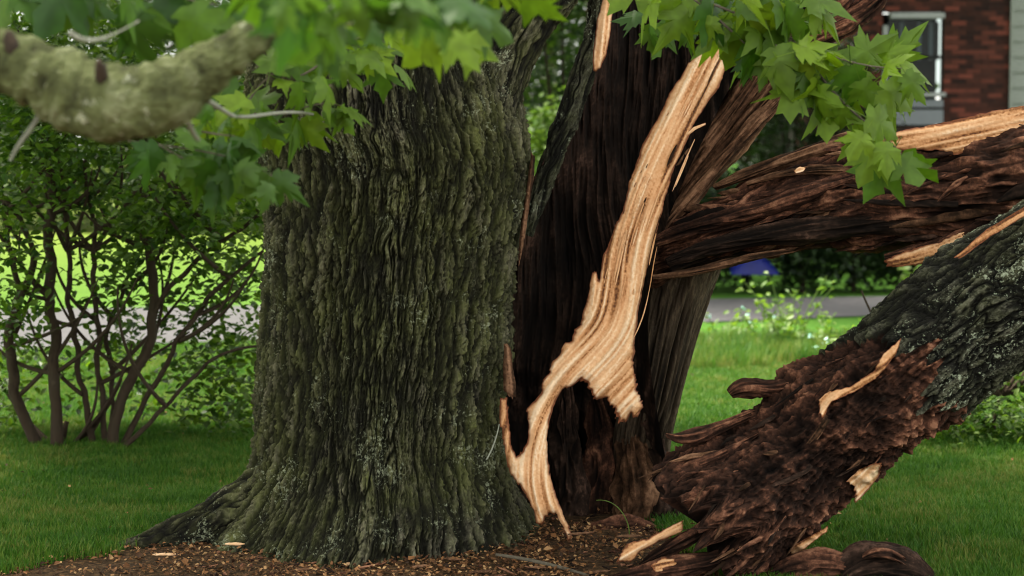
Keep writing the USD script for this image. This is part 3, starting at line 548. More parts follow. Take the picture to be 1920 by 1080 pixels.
def splinter(name, pp, parent, seed, mt="brown_wood", nu=72, nv=150, flat=0.6, amp=0.02, lump=0.04, along=2.5, across=45, ragged=0.10, **kw):
    """A long broken piece of wood: fibrous, flattened, with a frayed end."""
    Cc = pcent(pp, nv); g_ = sweep(Cc, nu, rx=flat, spread=.3, ref=(0.1, -1, 0.15))
    r1, n1 = fibre(g_, along, across, seed)
    lum = fbm(np.stack([np.cos(g_["th"])[None] * .8 + 0 * g_["V"], np.sin(g_["th"])[None] * .8 + 0 * g_["V"], g_["V"] * 5], -1), 3, seed + 7)
    taper = np.minimum(1, np.minimum(np.arange(nv) + 1, nv - np.arange(nv)) / (0.05 * nv))[:, None] ** .5
    g_["P"] += g_["N"] * (((r1 - .5) * amp + (lum - .5) * lump) * np.minimum(1, g_["R"] / .04))[..., None]
    fr = ragged * (fbm(np.stack([np.cos(g_["th"]) * 4, np.sin(g_["th"]) * 4, 0 * g_["th"]], -1), 3, seed + 11) - .5) * 2
    tt = np.linspace(0, 1, nv)[:, None]; sh = fr[None] * (sstep(.8, 1, tt) + sstep(.2, 0, tt) * -.0)
    g_["P"] += g_["T"][:, None] * sh[..., None]
    hv = np.clip(.72 * r1 + .7 * (lum - .35), 0, 1)
    obj(name, ring_mesh(g_["P"]), M[mt], parent, attrs={"h": capped(hv), "e": capped(.5 + 0 * hv)}, **kw)
    g_["h"] = hv
    return g_
for k, pp in enumerate(CHUNKS):
    splinter("rotten_chunk", [(x, y - (30 if k < 4 and y < 900 else 0), Y + (.17 if k < 4 else .02), r * (1.15 if k < 4 else .8)) for x, y, Y, r in pp], maple, 900 + 20 * k, mt="rot_dark" if k in (0, 3) else "brown_wood" if k == 2 else "rot", nv=150, nu=90, flat=1.0, amp=.035, lump=.13, across=38, along=4, ragged=.2)
# brown splintered slabs fanning up behind the pale strip
for k, pp in enumerate([
        [(1215, 470, 8.5, 22), (1270, 390, 8.48, 34), (1340, 300, 8.45, 40), (1410, 220, 8.42, 36), (1480, 120, 8.4, 22)],
        [(1230, 440, 8.42, 14), (1275, 340, 8.40, 24), (1330, 260, 8.38, 28), (1390, 180, 8.36, 26), (1440, 90, 8.34, 16)],
        [(1240, 430, 8.36, 10), (1300, 360, 8.34, 16), (1380, 270, 8.32, 18), (1450, 200, 8.32, 14), (1510, 130, 8.3, 6)],
        [(1210, 420, 8.55, 20), (1250, 320, 8.52, 30), (1330, 190, 8.5, 40), (1420, 60, 8.5, 46), (1520, -120, 8.5, 40)],
        [(1380, 130, 8.35, 26), (1440, 70, 8.33, 44), (1530, 20, 8.3, 52), (1600, -60, 8.3, 50), (1680, -240, 8.3, 40)],
        [(1450, 110, 8.3, 20), (1520, 75, 8.28, 30), (1590, 40, 8.27, 30), (1650, -10, 8.25, 18)]]):
    splinter("splintered_slab", pp, maple, 100 + 20 * k, mt="rot" if k in (4, 5, 3) else "brown_wood", nv=170, amp=.03)
# crown above the frame: it shades the trunk, the shrubs and the left lawn
g = np.random.default_rng(5)
cc = np.c_[g.uniform(-6.5, 0.8, 900), g.uniform(5.0, 13, 900), g.uniform(3.6, 8.0, 900)]
cc = cc[((cc[:, 0] + 2.6) / 4.2) ** 2 + ((cc[:, 1] - 9) / 4.5) ** 2 + ((cc[:, 2] - 5.5) / 3.2) ** 2 < 1]
pc = clumps(cc, 26, .28, g); pc = pc[pc[:, 2] > 3.35]
tag(obj("crown", scatter_leaves(pc, g.uniform(.12, .2, len(pc)), g, RH, RHF), M["crown_leaf"], maple, smooth=False), kind="stuff")

# ------------------------------------------------------------------ the torn limb that leans to the right
torn = thing("torn_limb", "rotten reddish limb torn from the trunk, leaning out to the right", "limb")
g_ = splinter("heartwood", [(1185, 490, 8.5, 44), (1290, 452, 8.42, 54), (1420, 412, 8.3, 70), (1560, 380, 8.2, 90), (1720, 365, 8.1, 104), (1900, 335, 8.0, 112), (2150, 280, 7.9, 116)], torn, 201, mt="rot", nu=200, nv=420, flat=.9, amp=.045, lump=.12, across=30, along=3.5)
TORN = g_
for k, (pp, mt_) in enumerate([
        ([(1230, 452, 8.28, 10), (1340, 415, 8.2, 22), (1440, 390, 8.12, 26), (1530, 360, 8.05, 26), (1600, 335, 8.0, 14)], "rot"),
        ([(1340, 350, 8.3, 8), (1420, 320, 8.24, 15), (1500, 290, 8.2, 18), (1590, 262, 8.15, 16), (1700, 262, 8.1, 10)], "brown_wood"),
        ([(1250, 490, 8.2, 10), (1370, 455, 8.12, 22), (1500, 435, 8.05, 30), (1640, 420, 8.0, 34), (1800, 410, 7.92, 20)], "rot_dark"),
        ([(1560, 370, 8.05, 16), (1620, 395, 8.0, 24), (1700, 398, 7.98, 20), (1790, 370, 7.95, 10)], "rot"),
        ([(1690, 350, 8.0, 8), (1780, 325, 7.95, 16), (1870, 312, 7.92, 18), (1990, 290, 7.88, 14)], "brown_wood"),
        ([(1700, 290, 8.05, 20), (1780, 280, 8.0, 34), (1880, 265, 7.95, 40), (2050, 225, 7.9, 40)], "rot_dark"),
        ([(1640, 300, 8.05, 8), (1700, 262, 8.02, 14), (1800, 236, 7.98, 16), (1900, 222, 7.94, 14), (2000, 205, 7.9, 10)], "rot"),
        ([(1660, 485, 8.0, 10), (1740, 466, 7.95, 22), (1830, 430, 7.9, 30), (1960, 380, 7.85, 36)], "rot"),
        ([(1225, 520, 8.2, 6), (1300, 508, 8.15, 9), (1400, 485, 8.1, 11), (1480, 470, 8.06, 6)], "brown_wood"),
        ([(1400, 345, 8.15, 6), (1480, 325, 8.1, 10), (1560, 318, 8.05, 14), (1660, 330, 8.0, 12), (1740, 345, 7.97, 6)], "brown_wood"),
        ([(1260, 505, 8.35, 14), (1340, 478, 8.3, 20), (1460, 455, 8.25, 26), (1600, 440, 8.2, 28)], "rot_dark"),
        ([(1600, 330, 8.0, 10), (1640, 350, 7.95, 18), (1690, 345, 7.93, 12)], "rot")]):
    splinter("splinter", pp, torn, 220 + 15 * k, mt=mt_, nv=130, nu=64, amp=.022)
slab("pale_strip", [(1640, 268), (1690, 245), (1760, 232), (1840, 213), (1925, 197), (1990, 185), (1990, 228), (1925, 245), (1870, 262), (1820, 285), (1780, 292), (1765, 282), (1700, 281), (1650, 282)], 7.88, .05, [(1630, 280), (1780, 255), (2000, 205)], torn, 241, jag=3)
slab("pale_strip", [(1655, 490), (1700, 470), (1760, 455), (1810, 430), (1850, 424), (1800, 470), (1760, 490), (1700, 500), (1665, 500)], 7.86, .03, [(1640, 500), (1760, 470), (1860, 420)], torn, 243, jag=3)
slab("pale_strip", [(1488, 320), (1500, 312), (1512, 314), (1508, 322), (1494, 325)], 8.0, .015, [(1485, 322), (1515, 314)], torn, 247, step=2, jag=1, bulge=.005)

# ------------------------------------------------------------------ the fallen trunk
fallen = thing("fallen_trunk", "fallen trunk section with crumbling red broken end and lichen bark, lower right", "log")
FC = [(1318, 982, 7.5, 160), (1385, 936, 7.5, 158), (1460, 885, 7.5, 146), (1570, 795, 7.5, 138), (1690, 700, 7.48, 132), (1820, 600, 7.45, 130), (1980, 490, 7.4, 132), (2250, 320, 7.35, 130)]
Cf = pcent(FC, 620); cut = 330
gb = sweep(Cf, 380, spread=.5)
hb = np.clip(furrows(gb["U"], gb["V"], .055, .15, 301) * (.45 + .40 * furrows(gb["U"], gb["V"], .026, .06, 310) + .30 * bark_h(gb["U"], gb["V"], .009, .014, 302, .6)), 0, 1)
r1, n1 = fibre(gb, 4.0, 40, 303, 5)
q3 = gb["P"]
lum = fbm(np.stack([np.cos(gb['th'])[None] * 3 + 0 * gb['V'], np.sin(gb['th'])[None] * 3 + 0 * gb['V'], gb['V'] * 5], -1), 4, 305); crumbs = fbm(q3 * 42, 4, 306)
big = fbm(q3 * 3.2, 2, 307)
cutline = .96 + .06 * np.sin(gb["th"] + .5)[None] + .55 * (fbm(np.stack([np.cos(gb["th"]) * 4, np.sin(gb["th"]) * 4, 0 * gb["th"]], -1), 4, 308) - .5)[None]
w = 1 - sstep(-.015, .015, gb["V"] - cutline)                     # 1 on the crumbling part
hr = np.clip(.13 + .25 * r1 + .9 * (crumbs - .22) + .5 * (lum - .5) + .5 * (fbm(q3 * 17, 3, 311) - .5), 0, 1)
rotd = (lum - .5) * .10 + (crumbs - .5) * .055 + (fbm(q3 * 17, 3, 311) - .5) * .055 + (r1 - .5) * .022 + (big - .5) * .10 - .034
gb["P"] = gb["P"] + gb["N"] * (w * rotd + (1 - w) * ((hb - .6) * .026 + (big - .5) * .06))[..., None]
end = -.16 * sstep(.35, 0, gb["V"]) * np.cos(gb["th"] * 1.0 - 1.2)[None] * 0 + sstep(.30, 0, gb["V"]) * (fbm(np.stack([np.cos(gb["th"]) * 5, np.sin(gb["th"]) * 5, 0 * gb["th"]], -1), 3, 309) - .5)[None] * .28
gb["P"] = gb["P"] + gb["T"][:, None] * end[..., None]
gz = ground_z(gb["P"][..., 0], gb["P"][..., 1])
Pf = gb["P"]
def band(name, lo, hi, hv, mt):
    """One stretch of the trunk's surface as its own closed part."""
    obj(name, ring_mesh(Pf[lo:hi]), M[mt], fallen, attrs={"h": capped(hv[lo:hi]), "e": capped(.5 + 0 * hv[lo:hi])})
# where the bark is torn away the red wood is a layer deeper
faces = ring_mesh(Pf, cap=True)
wv = np.r_[w.ravel(), 1, 0]; isrot = wv[faces[1]].mean(1) > .5
def sub(fm, keep, hv):
    used = np.unique(fm[1][keep]); idx = np.full(len(fm[0]), -1); idx[used] = np.arange(len(used))
    return (fm[0][used], idx[fm[1][keep]]), hv[used]
mr, hrv = sub(faces, isrot, capped(hr)); mb, hbv = sub(faces, ~isrot, capped(hb))
obj("rotten_wood", mr, M["rot"], fallen, attrs={"h": hrv}, label="crumbling reddish brown broken end")
obj("bark", mb, M["bark_lichen"], fallen, attrs={"h": hbv})
fx, fy = PX(Pf); fr_ = (gb["N"][..., 1] < .25)
ft = cKDTree(np.c_[fx[fr_], fy[fr_]]); fY = Pf[..., 1][fr_]
def on_fallen(px, py):
    d, k = ft.query(np.c_[np.ravel(px), np.ravel(py)], k=90); return np.percentile(fY[k], 8, axis=1) - .03
for k, (po, gr_) in enumerate([
        ([(1537, 748), (1550, 736), (1590, 727), (1640, 694), (1655, 665), (1690, 634), (1682, 660), (1662, 690), (1640, 711), (1600, 736), (1560, 753), (1545, 782), (1536, 775)], [(1530, 790), (1560, 745), (1640, 700), (1700, 630)]),
        ([(1588, 902), (1610, 880), (1640, 868), (1655, 869), (1646, 895), (1622, 926), (1605, 942), (1600, 912)], [(1585, 930), (1660, 860)]),
        ([(1478, 1032), (1500, 1015), (1553, 986), (1551, 996), (1520, 1020), (1490, 1043)], [(1475, 1040), (1560, 985)]),
        ]):
    slab("pale_strip", po, on_fallen, .03, gr_, fallen, 330 + 5 * k, step=2.2, jag=2, bulge=.012, amp=.004)
slab("orange_strip", [(1548, 775), (1556, 790), (1535, 822), (1510, 834), (1522, 818), (1538, 795)], on_fallen, .02, [(1555, 775), (1510, 835)], fallen, 351, mt="brown_wood", step=2, jag=1.5, bulge=.008)
slab("pale_strip", [(1155, 1053), (1175, 1020), (1215, 1010), (1250, 990), (1281, 976), (1279, 998), (1235, 1015), (1215, 1027), (1200, 1035), (1185, 1052)], 7.3, .03, [(1150, 1055), (1220, 1015), (1290, 975)], fallen, 345, step=2.2, jag=2, bulge=.012, amp=.004)
slab("pale_strip", [(1222, 1062), (1238, 1046), (1274, 1050), (1268, 1064), (1232, 1074)], 7.28, .03, [(1220, 1066), (1275, 1054)], fallen, 348, step=2.2, jag=2, bulge=.012, amp=.004)
slab("pale_strip", [(1790, 482), (1850, 430), (1925, 385), (1980, 360), (1980, 378), (1925, 403), (1860, 442), (1800, 485)], 7.22, .02, [(1780, 490), (1860, 435), (1990, 365)], fallen, 245, step=2, jag=1.5, bulge=.01)
for k, pp in enumerate([  # loose knobs and fibres on the broken end
        [(1368, 738, 7.46, 9), (1388, 728, 7.46, 19), (1440, 728, 7.48, 22), (1520, 706, 7.5, 22), (1610, 655, 7.5, 14), (1680, 605, 7.5, 6)],
        [(1250, 815, 7.4, 5), (1275, 822, 7.38, 14), (1320, 815, 7.38, 16), (1390, 785, 7.4, 8)],
        [(1270, 880, 7.36, 5), (1300, 872, 7.34, 12), (1355, 850, 7.34, 14), (1420, 815, 7.36, 6)],
        [(1285, 935, 7.32, 5), (1325, 915, 7.3, 12), (1390, 880, 7.3, 12), (1460, 840, 7.33, 5)],
        [(1200, 1060, 7.35, 8), (1270, 1020, 7.32, 18), (1340, 985, 7.3, 16), (1420, 935, 7.3, 6)],
        [(1150, 1085, 7.35, 10), (1240, 1070, 7.33, 22), (1340, 1050, 7.3, 24), (1430, 1010, 7.3, 10)]]):
    splinter("fibre_ridge", pp, fallen, 360 + 14 * k, mt="rot", nv=90, nu=48, amp=.03, lump=.05)
def shards(g_, parent, n, seed, vlo, vhi, mats, lmin, lmax, face=-.25, lift=.35, rmin=.004, rmax=.009, name="splinter"):
    """Small loose splinters lying along the grain on the side of a sweep that faces the lawn in front."""
    g = np.random.default_rng(seed); nv, nu = g_["P"].shape[:2]; done = 0
    while done < n:
        i_, j_ = g.integers(2, nv - 2), g.integers(0, nu)
        if not vlo < g_["V"][i_, j_] < vhi or g_["N"][i_, j_, 1] > face: continue
        done += 1
        p_, T_, N_ = g_["P"][i_, j_], g_["T"][i_], g_["N"][i_, j_]; S_ = np.cross(T_, N_)
        L = g.uniform(lmin, lmax) * g.choice([.6, 1, 1, 1.5]); r0 = g.uniform(rmin, rmax)
        d = -T_ + S_ * g.normal(0, .22) + N_ * g.uniform(0, lift); d /= np.linalg.norm(d)
        q = np.array([p_ - N_ * .006 - d * L * .45, p_ + N_ * .004, p_ + d * L * .5 + N_ * g.uniform(0, .012) + S_ * g.normal(0, .01)])
        C_ = spline(np.c_[q, [r0 * .8, r0, r0 * .15]], 22); k_ = sweep(C_, 9, rx=g.uniform(.4, 1.6), ref=tuple(N_))
        hv = fbm(np.stack([np.cos(k_["th"])[None] * 2 + 0 * k_["V"], np.sin(k_["th"])[None] * 2 + 0 * k_["V"], k_["V"] * 20], -1), 3, seed + done)
        k_["P"] += k_["N"] * ((hv - .5) * 1.2 * k_["R"])[..., None]
        hv = np.clip(hv + g.uniform(-.15, .35), 0, 1)
        obj(name, ring_mesh(k_["P"]), M[mats[g.integers(len(mats))]], parent, attrs={"h": capped(hv), "e": capped(.6 + 0 * hv)})
gb["P"] = Pf
shards(gb, fallen, 46, 380, .0, .95, ["rot", "rot", "brown_wood", "rot_dark"], .05, .13)
shards(gb, fallen, 14, 381, .0, .12, ["rot", "brown_wood"], .10, .2, lift=.1)

shards(TORN, torn, 80, 390, .1, 2.2, ["rot", "rot", "brown_wood", "rot_dark"], .10, .34, lift=.12, rmin=.006, rmax=.022)
chunk = thing("rotten_log", "short dark rotten log chunk lying on the lawn at the lower right", "log")
splinter("heartwood", [(1575, 1100, 7.3, 30), (1600, 1085, 7.3, 48), (1650, 1078, 7.3, 52), (1700, 1085, 7.3, 44), (1730, 1100, 7.3, 22)], chunk, 401, mt="rot_dark", nv=160, nu=140, flat=.9, amp=.04, lump=.07)
splinter("splinter", [(1620, 1044, 7.22, 8), (1650, 1036, 7.2, 14), (1680, 1045, 7.2, 8)], chunk, 415, mt="rot", nv=60, nu=40)
flat_ = thing("bark_slab", "flat brown slab of bark on the grass between fallen trunk and log chunk", "bark")
splinter("bark", [(1440, 1085, 7.35, 14), (1500, 1062, 7.32, 22), (1560, 1062, 7.3, 24), (1610, 1075, 7.28, 14)], flat_, 430, mt="rot", nv=110, nu=70, flat=.8, amp=.03, lump=.05)

# ------------------------------------------------------------------ low limb in the foreground, left
limb = thing("low_limb", "blurred pale lichened limb sagging across the upper left corner", "limb")
LY = 4.3
Cl = pcent([(-200, 60, 4.35, 62), (-60, 105, 4.3, 64), (40, 128, 4.3, 64), (130, 168, 4.28, 70), (215, 194, 4.26, 76), (300, 180, 4.26, 67), (370, 142, 4.28, 54), (440, 96, 4.3, 42), (520, 40, 4.34, 35), (640, -60, 4.4, 26), (760, -160, 4.5, 22)], 420)
gl_ = sweep(Cl, 200, spread=.3)
hb = .6 * bark_h(gl_["U"], gl_["V"], .02, .03, 501, .7) + .4 * bark_h(gl_["U"], gl_["V"], .008, .01, 502, .7)
rings = noise(np.stack([gl_["V"] * 38, np.cos(gl_["th"])[None] + 0 * gl_["V"], np.sin(gl_["th"])[None] + 0 * gl_["V"]], -1), 503)
bg = fbm(gl_["P"] * 14, 3, 504)
gl_["P"] += gl_["N"] * ((hb - .6) * .010 + (bg - .5) * .020 + (rings - .5) * .012)[..., None]
obj("bark", ring_mesh(gl_["P"]), M["limb_bark"], limb, attrs={"h": capped(np.clip(.35 * hb + .65 * rings, 0, 1))})
for pp in ([(28, 105, 4.26, 16), (20, 74, 4.25, 13), (17, 58, 4.25, 6)], [(190, 150, 4.20, 12), (187, 124, 4.17, 9), (185, 114, 4.16, 5)]):
    v, f = ptube(pp, 18, 14); v = v + (fbm(v * 60, 2, 9)[:, None] - .5) * .006
    obj("knot", (v, f), M["red_knot"], limb)
for pp in ([(80, 200, 4.3, 5), (62, 235, 4.3, 4.5), (40, 265, 4.3, 4), (20, 300, 4.3, 3)], [(330, 170, 4.3, 7), (400, 195, 4.6, 5), (440, 218, 5.0, 4), (520, 212, 5.6, 3.4), (590, 215, 6.0, 2.5)],
           [(345, 195, 4.3, 5), (358, 240, 4.35, 5), (372, 262, 4.4, 4)], [(130, 60, 4.2, 5), (160, 75, 4.22, 5), (200, 70, 4.25, 3), (260, 40, 4.3, 2)]):
    obj("twig", ptube(pp, 7, 16), M["pale_twig"], limb)

# leafy branches: every leaf a part
def spray(name, label, twigs, spacing, size, g, Yj=.08, mat_leaf="maple_leaf", face=.55, pair=2, group=None, skip=None, tr=3.0):
    t = thing(name, label, "branch", group)
    for tw in twigs:
        obj("twig", ptube([(x, y, Y, tr * (1 - .6 * k / len(tw))) for k, (x, y, Y) in enumerate(tw)], 6, 20), M["twig"], t)
        c = spline([(x, y, Y) for x, y, Y in tw], 60)
        s = np.r_[0, np.cumsum(np.linalg.norm(np.diff(c[:, :2], axis=0), axis=1))]
        for at in np.arange(spacing * g.uniform(.2, .9), s[-1], spacing):
            k = np.searchsorted(s, at); d = c[min(k + 1, 59)] - c[max(k - 1, 0)]; ang = math.degrees(math.atan2(-d[1], d[0]))
            for side in range(pair):
                a = ang + (55 if side else -55) + g.uniform(-35, 35)
                a = a if g.random() < .35 else -90 + g.uniform(-55, 55)
                sz = size * g.uniform(.55, 1.2)
                off = g.uniform(8, 26)
                px, py = c[k, 0] + off * math.cos(math.radians(a)), c[k, 1] - off * math.sin(math.radians(a))
                if skip is not None and skip(px, py): continue
                hang(W(px, py, c[k, 2] + g.uniform(-Yj, Yj)), m(sz, c[k, 2]), a, g, face, mat_leaf, t)
        hang(W(c[-1, 0], c[-1, 1], c[-1, 2]), m(size, c[-1, 2]), math.degrees(math.atan2(-(c[-1, 1] - c[-4, 1]), c[-1, 0] - c[-4, 0])), g, face, mat_leaf, t)
    return t
spray("maple_branch", "sharp bright maple leaves hanging over the pale torn strip, top right", [
    [(1200, -50, 6.6), (1290, -10, 6.6), (1380, 25, 6.6), (1470, 65, 6.55), (1560, 105, 6.5), (1640, 125, 6.5), (1690, 128, 6.5)],
    [(1380, 25, 6.6), (1440, 70, 6.55), (1480, 115, 6.5), (1510, 150, 6.5)],
    [(1470, 65, 6.55), (1540, 145, 6.5), (1600, 210, 6.45), (1650, 250, 6.45), (1690, 290, 6.45)],
    [(1290, -10, 6.6), (1340, 30, 6.6), (1390, 75, 6.6), (1420, 100, 6.6)],
    [(1400, -50, 6.6), (1470, -15, 6.55), (1510, -5, 6.5)],
    [(1560, 105, 6.5), (1620, 150, 6.48), (1650, 165, 6.45)],
    [(1330, -60, 6.7), (1380, -20, 6.7), (1450, 40, 6.65), (1500, 90, 6.6), (1560, 160, 6.6)]], 34, 88, np.random.default_rng(71), Yj=.14, tr=3.2, skip=lambda x, y: 1290 < x < 1395 and y > 45)
spray("maple_branch", "small darker maple sprig in front of the rotten hollow at the top edge", [
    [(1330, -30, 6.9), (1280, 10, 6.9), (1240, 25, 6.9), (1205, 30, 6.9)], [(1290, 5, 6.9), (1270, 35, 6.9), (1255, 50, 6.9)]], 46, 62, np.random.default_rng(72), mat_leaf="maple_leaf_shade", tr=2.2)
spray("maple_branch", "maple leaves in the middle distance across the upper part of the mossy trunk", [
    [(380, 190, 6.0), (450, 215, 6.0), (540, 210, 6.0), (600, 195, 6.0), (640, 198, 6.0)],
    [(450, 215, 6.0), (480, 170, 6.0), (510, 140, 6.0), (530, 130, 6.0)],
    [(540, 150, 6.0), (600, 120, 6.0), (640, 90, 6.0), (720, 60, 6.0)],
    [(560, 110, 6.1), (640, 80, 6.1), (700, 100, 6.1), (740, 120, 6.1)]], 38, 70, np.random.default_rng(73), Yj=.14, tr=2.5)
spray("maple_branch", "drooping maple spray overlapping the left edge of the mossy trunk", [
    [(240, 265, 5.4), (300, 272, 5.4), (370, 282, 5.4), (430, 295, 5.4), (490, 318, 5.4), (510, 330, 5.4)],
    [(300, 272, 5.4), (350, 300, 5.4), (400, 320, 5.4), (440, 330, 5.4)],
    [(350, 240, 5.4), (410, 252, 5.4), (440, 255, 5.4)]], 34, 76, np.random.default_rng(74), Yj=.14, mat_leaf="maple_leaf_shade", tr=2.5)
spray("maple_branch", "soft blurred maple leaves nearest the viewer along the top edge", [
    [(440, -90, 3.7), (500, -40, 3.7), (560, -10, 3.7), (640, -5, 3.7), (720, -10, 3.75)],
    [(520, -90, 3.8), (620, -40, 3.8), (720, -25, 3.8), (800, -20, 3.8), (850, -5, 3.8)],
    [(230, -90, 4.9), (250, -50, 4.9), (300, -20, 4.9), (360, 0, 4.9), (420, 10, 4.9)],
    [(120, -70, 5.0), (180, -40, 5.0), (240, -5, 5.0), (280, 15, 5.0)],
    [(0, -70, 5.0), (60, -30, 5.0), (120, -5, 5.0)],
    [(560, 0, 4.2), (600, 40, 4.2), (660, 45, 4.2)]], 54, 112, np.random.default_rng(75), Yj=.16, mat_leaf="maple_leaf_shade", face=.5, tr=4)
spray("maple_branch", "large clear maple leaves hanging before the dark fork of the trunk", [
    [(700, -60, 4.9), (770, 0, 4.9), (820, 40, 4.9), (850, 55, 4.9)], [(770, 0, 4.9), (850, 0, 4.9), (890, 20, 4.9)], [(900, -80, 4.9), (960, -45, 4.9), (985, -20, 4.9)]], 62, 108, np.random.default_rng(76), face=.75, tr=3)

# ------------------------------------------------------------------ shrubs left
def shrub(name, label, stems, centres, per, sig, size, seed, mt="shrub_leaf", mtf="shrub_foliage", parts=280, group=None, cat="shrub", thin=26):
    t = thing(name, label, cat, group); g = np.random.default_rng(seed)
    for pp in stems:
        Cs = pcent(pp, 60); Cs[:, 3] *= .58; Cs[:, :3] += (fbm(Cs[:, :3] * 5, 3, seed + len(pp)) - .5)[:, None] * [.07, .07, 0] * sstep(0, .3, np.linspace(0, 1, 60))[:, None]; gs_ = sweep(Cs, 14); bn = fbm(gs_["P"] * [30, 30, 8], 3, seed)
        gs_["P"] += gs_["N"] * ((bn - .5) * .012 * np.minimum(1, gs_["R"] / .03))[..., None]
        obj("stem", ring_mesh(gs_["P"]), M["stem"], t, attrs={"h": capped(bn)})
    for k in range(thin):
        a_ = stems[g.integers(len(stems))]; b_ = np.array(a_[g.integers(1, len(a_) - 1)]) if len(a_) > 2 else np.array(a_[0]); sgn = g.choice([-1, 1])
        e_ = b_ + [sgn * g.uniform(40, 170), -g.uniform(60, 230), g.uniform(-.4, .4), 0]; md = (b_ + e_) / 2 + [sgn * g.uniform(0, 25), g.uniform(0, 25), 0, 0]
        v_, f_ = ptube([(b_[0], b_[1], b_[2], 4.5), (md[0], md[1], md[2], 3.4), (e_[0], e_[1], e_[2], 1.6)], 7, 14)
        obj("stem", (v_, f_), M["stem"], t, attrs={"h": np.full(len(v_), .5)})
    pts = clumps(np.asarray(centres), per, sig, g); sz = g.uniform(.7, 1.25, len(pts)) * size
    order = np.argsort(pts[:, 1]); near, far = order[:parts], order[parts:]
    V, F = scatter_leaves(pts[near], sz[near], g)
    for k in range(len(near)):
        obj("leaf", (V[k * 9:k * 9 + 9], OVF), M[mt], t, smooth=False)
    if len(far):
        tag(obj("foliage", scatter_leaves(pts[far], sz[far], g), M[mtf], t, smooth=False), kind="stuff")
    return t
g = np.random.default_rng(91)
def cloud(n, x0, x1, y0, y1, Y0, Y1, g): return W(g.uniform(x0, x1, n), g.uniform(y0, y1, n), g.uniform(Y0, Y1, n))
SY = 10.8
shrub("shrub", "many-stemmed shrub left of the maple with its fan of stems rising from one foot", [
    [(213, 850, SY, 20), (250, 700, SY, 17), (288, 590, SY, 16), (276, 460, SY, 15), (268, 340, SY, 13), (260, 150, SY, 10)],
    [(288, 592, SY, 10), (335, 520, SY - .1, 8), (420, 450, SY - .2, 7), (500, 385, SY - .3, 5)],
    [(200, 848, SY + .1, 12), (186, 720, SY + .1, 9), (180, 600, SY + .1, 9), (175, 470, SY + .1, 8), (160, 300, SY + .1, 6)],
    [(195, 848, SY + .2, 10), (206, 700, SY + .2, 8), (208, 590, SY + .2, 8), (228, 545, SY + .2, 7), (250, 500, SY + .2, 5), (300, 400, SY + .2, 4)],
    [(225, 842, SY, 11), (285, 730, SY, 9), (335, 640, SY - .1, 8), (370, 590, SY - .1, 8), (430, 520, SY - .2, 7), (500, 470, SY - .2, 5)],
    [(232, 838, SY - .1, 9), (310, 760, SY - .1, 7), (380, 690, SY - .15, 6), (430, 660, SY - .2, 5), (500, 650, SY - .2, 4)],
    [(178, 842, SY + .1, 13), (155, 740, SY + .1, 10), (138, 610, SY + .1, 9), (126, 470, SY + .1, 8), (110, 300, SY + .1, 6)]],
    np.vstack([cloud(120, 60, 510, 170, 420, 10.1, 11.9, g), cloud(46, 250, 500, 400, 540, 10.3, 11.5, g), cloud(90, 100, 520, 20, 200, 10.4, 11.9, g), cloud(10, 120, 260, 470, 600, 10.6, 11.4, g), cloud(40, 330, 490, 560, 810, 10.9, 11.6, g), cloud(16, 90, 330, 600, 800, 11.0, 11.8, g)]), 30, [.085, .085, .075], .058, 92)
shrub("shrub", "leaning shrub at the left edge with two thick dark stems", [
    [(108, 848, SY, 21), (102, 700, SY, 18), (98, 560, SY, 17), (94, 400, SY, 16), (88, 200, SY, 13), (80, 50, SY, 10)],
    [(75, 845, SY + .1, 19), (32, 745, SY + .1, 18), (18, 650, SY + .1, 17), (38, 560, SY + .1, 15), (62, 480, SY + .1, 11), (30, 400, SY + .1, 9), (-10, 330, SY + .1, 8)],
    [(40, 560, SY + .1, 10), (22, 470, SY + .1, 9), (8, 400, SY + .1, 7), (-20, 300, SY + .1, 6)],
    [(118, 848, SY + .15, 12), (125, 790, SY + .15, 8)]],
    np.vstack([cloud(80, -80, 130, 170, 440, 10.1, 11.9, g), cloud(70, -80, 120, 20, 190, 10.4, 11.9, g), cloud(20, -60, 70, 430, 640, 10.4, 11.4, g), cloud(10, -60, 60, 640, 800, 11.0, 11.6, g)]), 30, [.085, .085, .075], .058, 93)
# dark bush on the right, behind the fallen trunk
g = np.random.default_rng(95)
shrub("shrub", "low dark green bush behind the lichen bark at the right edge", [
    [(1800, 845, 11.2, 8), (1780, 760, 11.2, 6), (1750, 680, 11.2, 4)], [(1860, 845, 11.2, 8), (1880, 740, 11.2, 5), (1930, 660, 11.2, 3)]],
    np.vstack([cloud(60, 1680, 1990, 640, 815, 10.7, 11.8, g), cloud(20, 1700, 1990, 770, 825, 10.6, 11.2, g)]), 34, [.08, .08, .06], .05, 96)

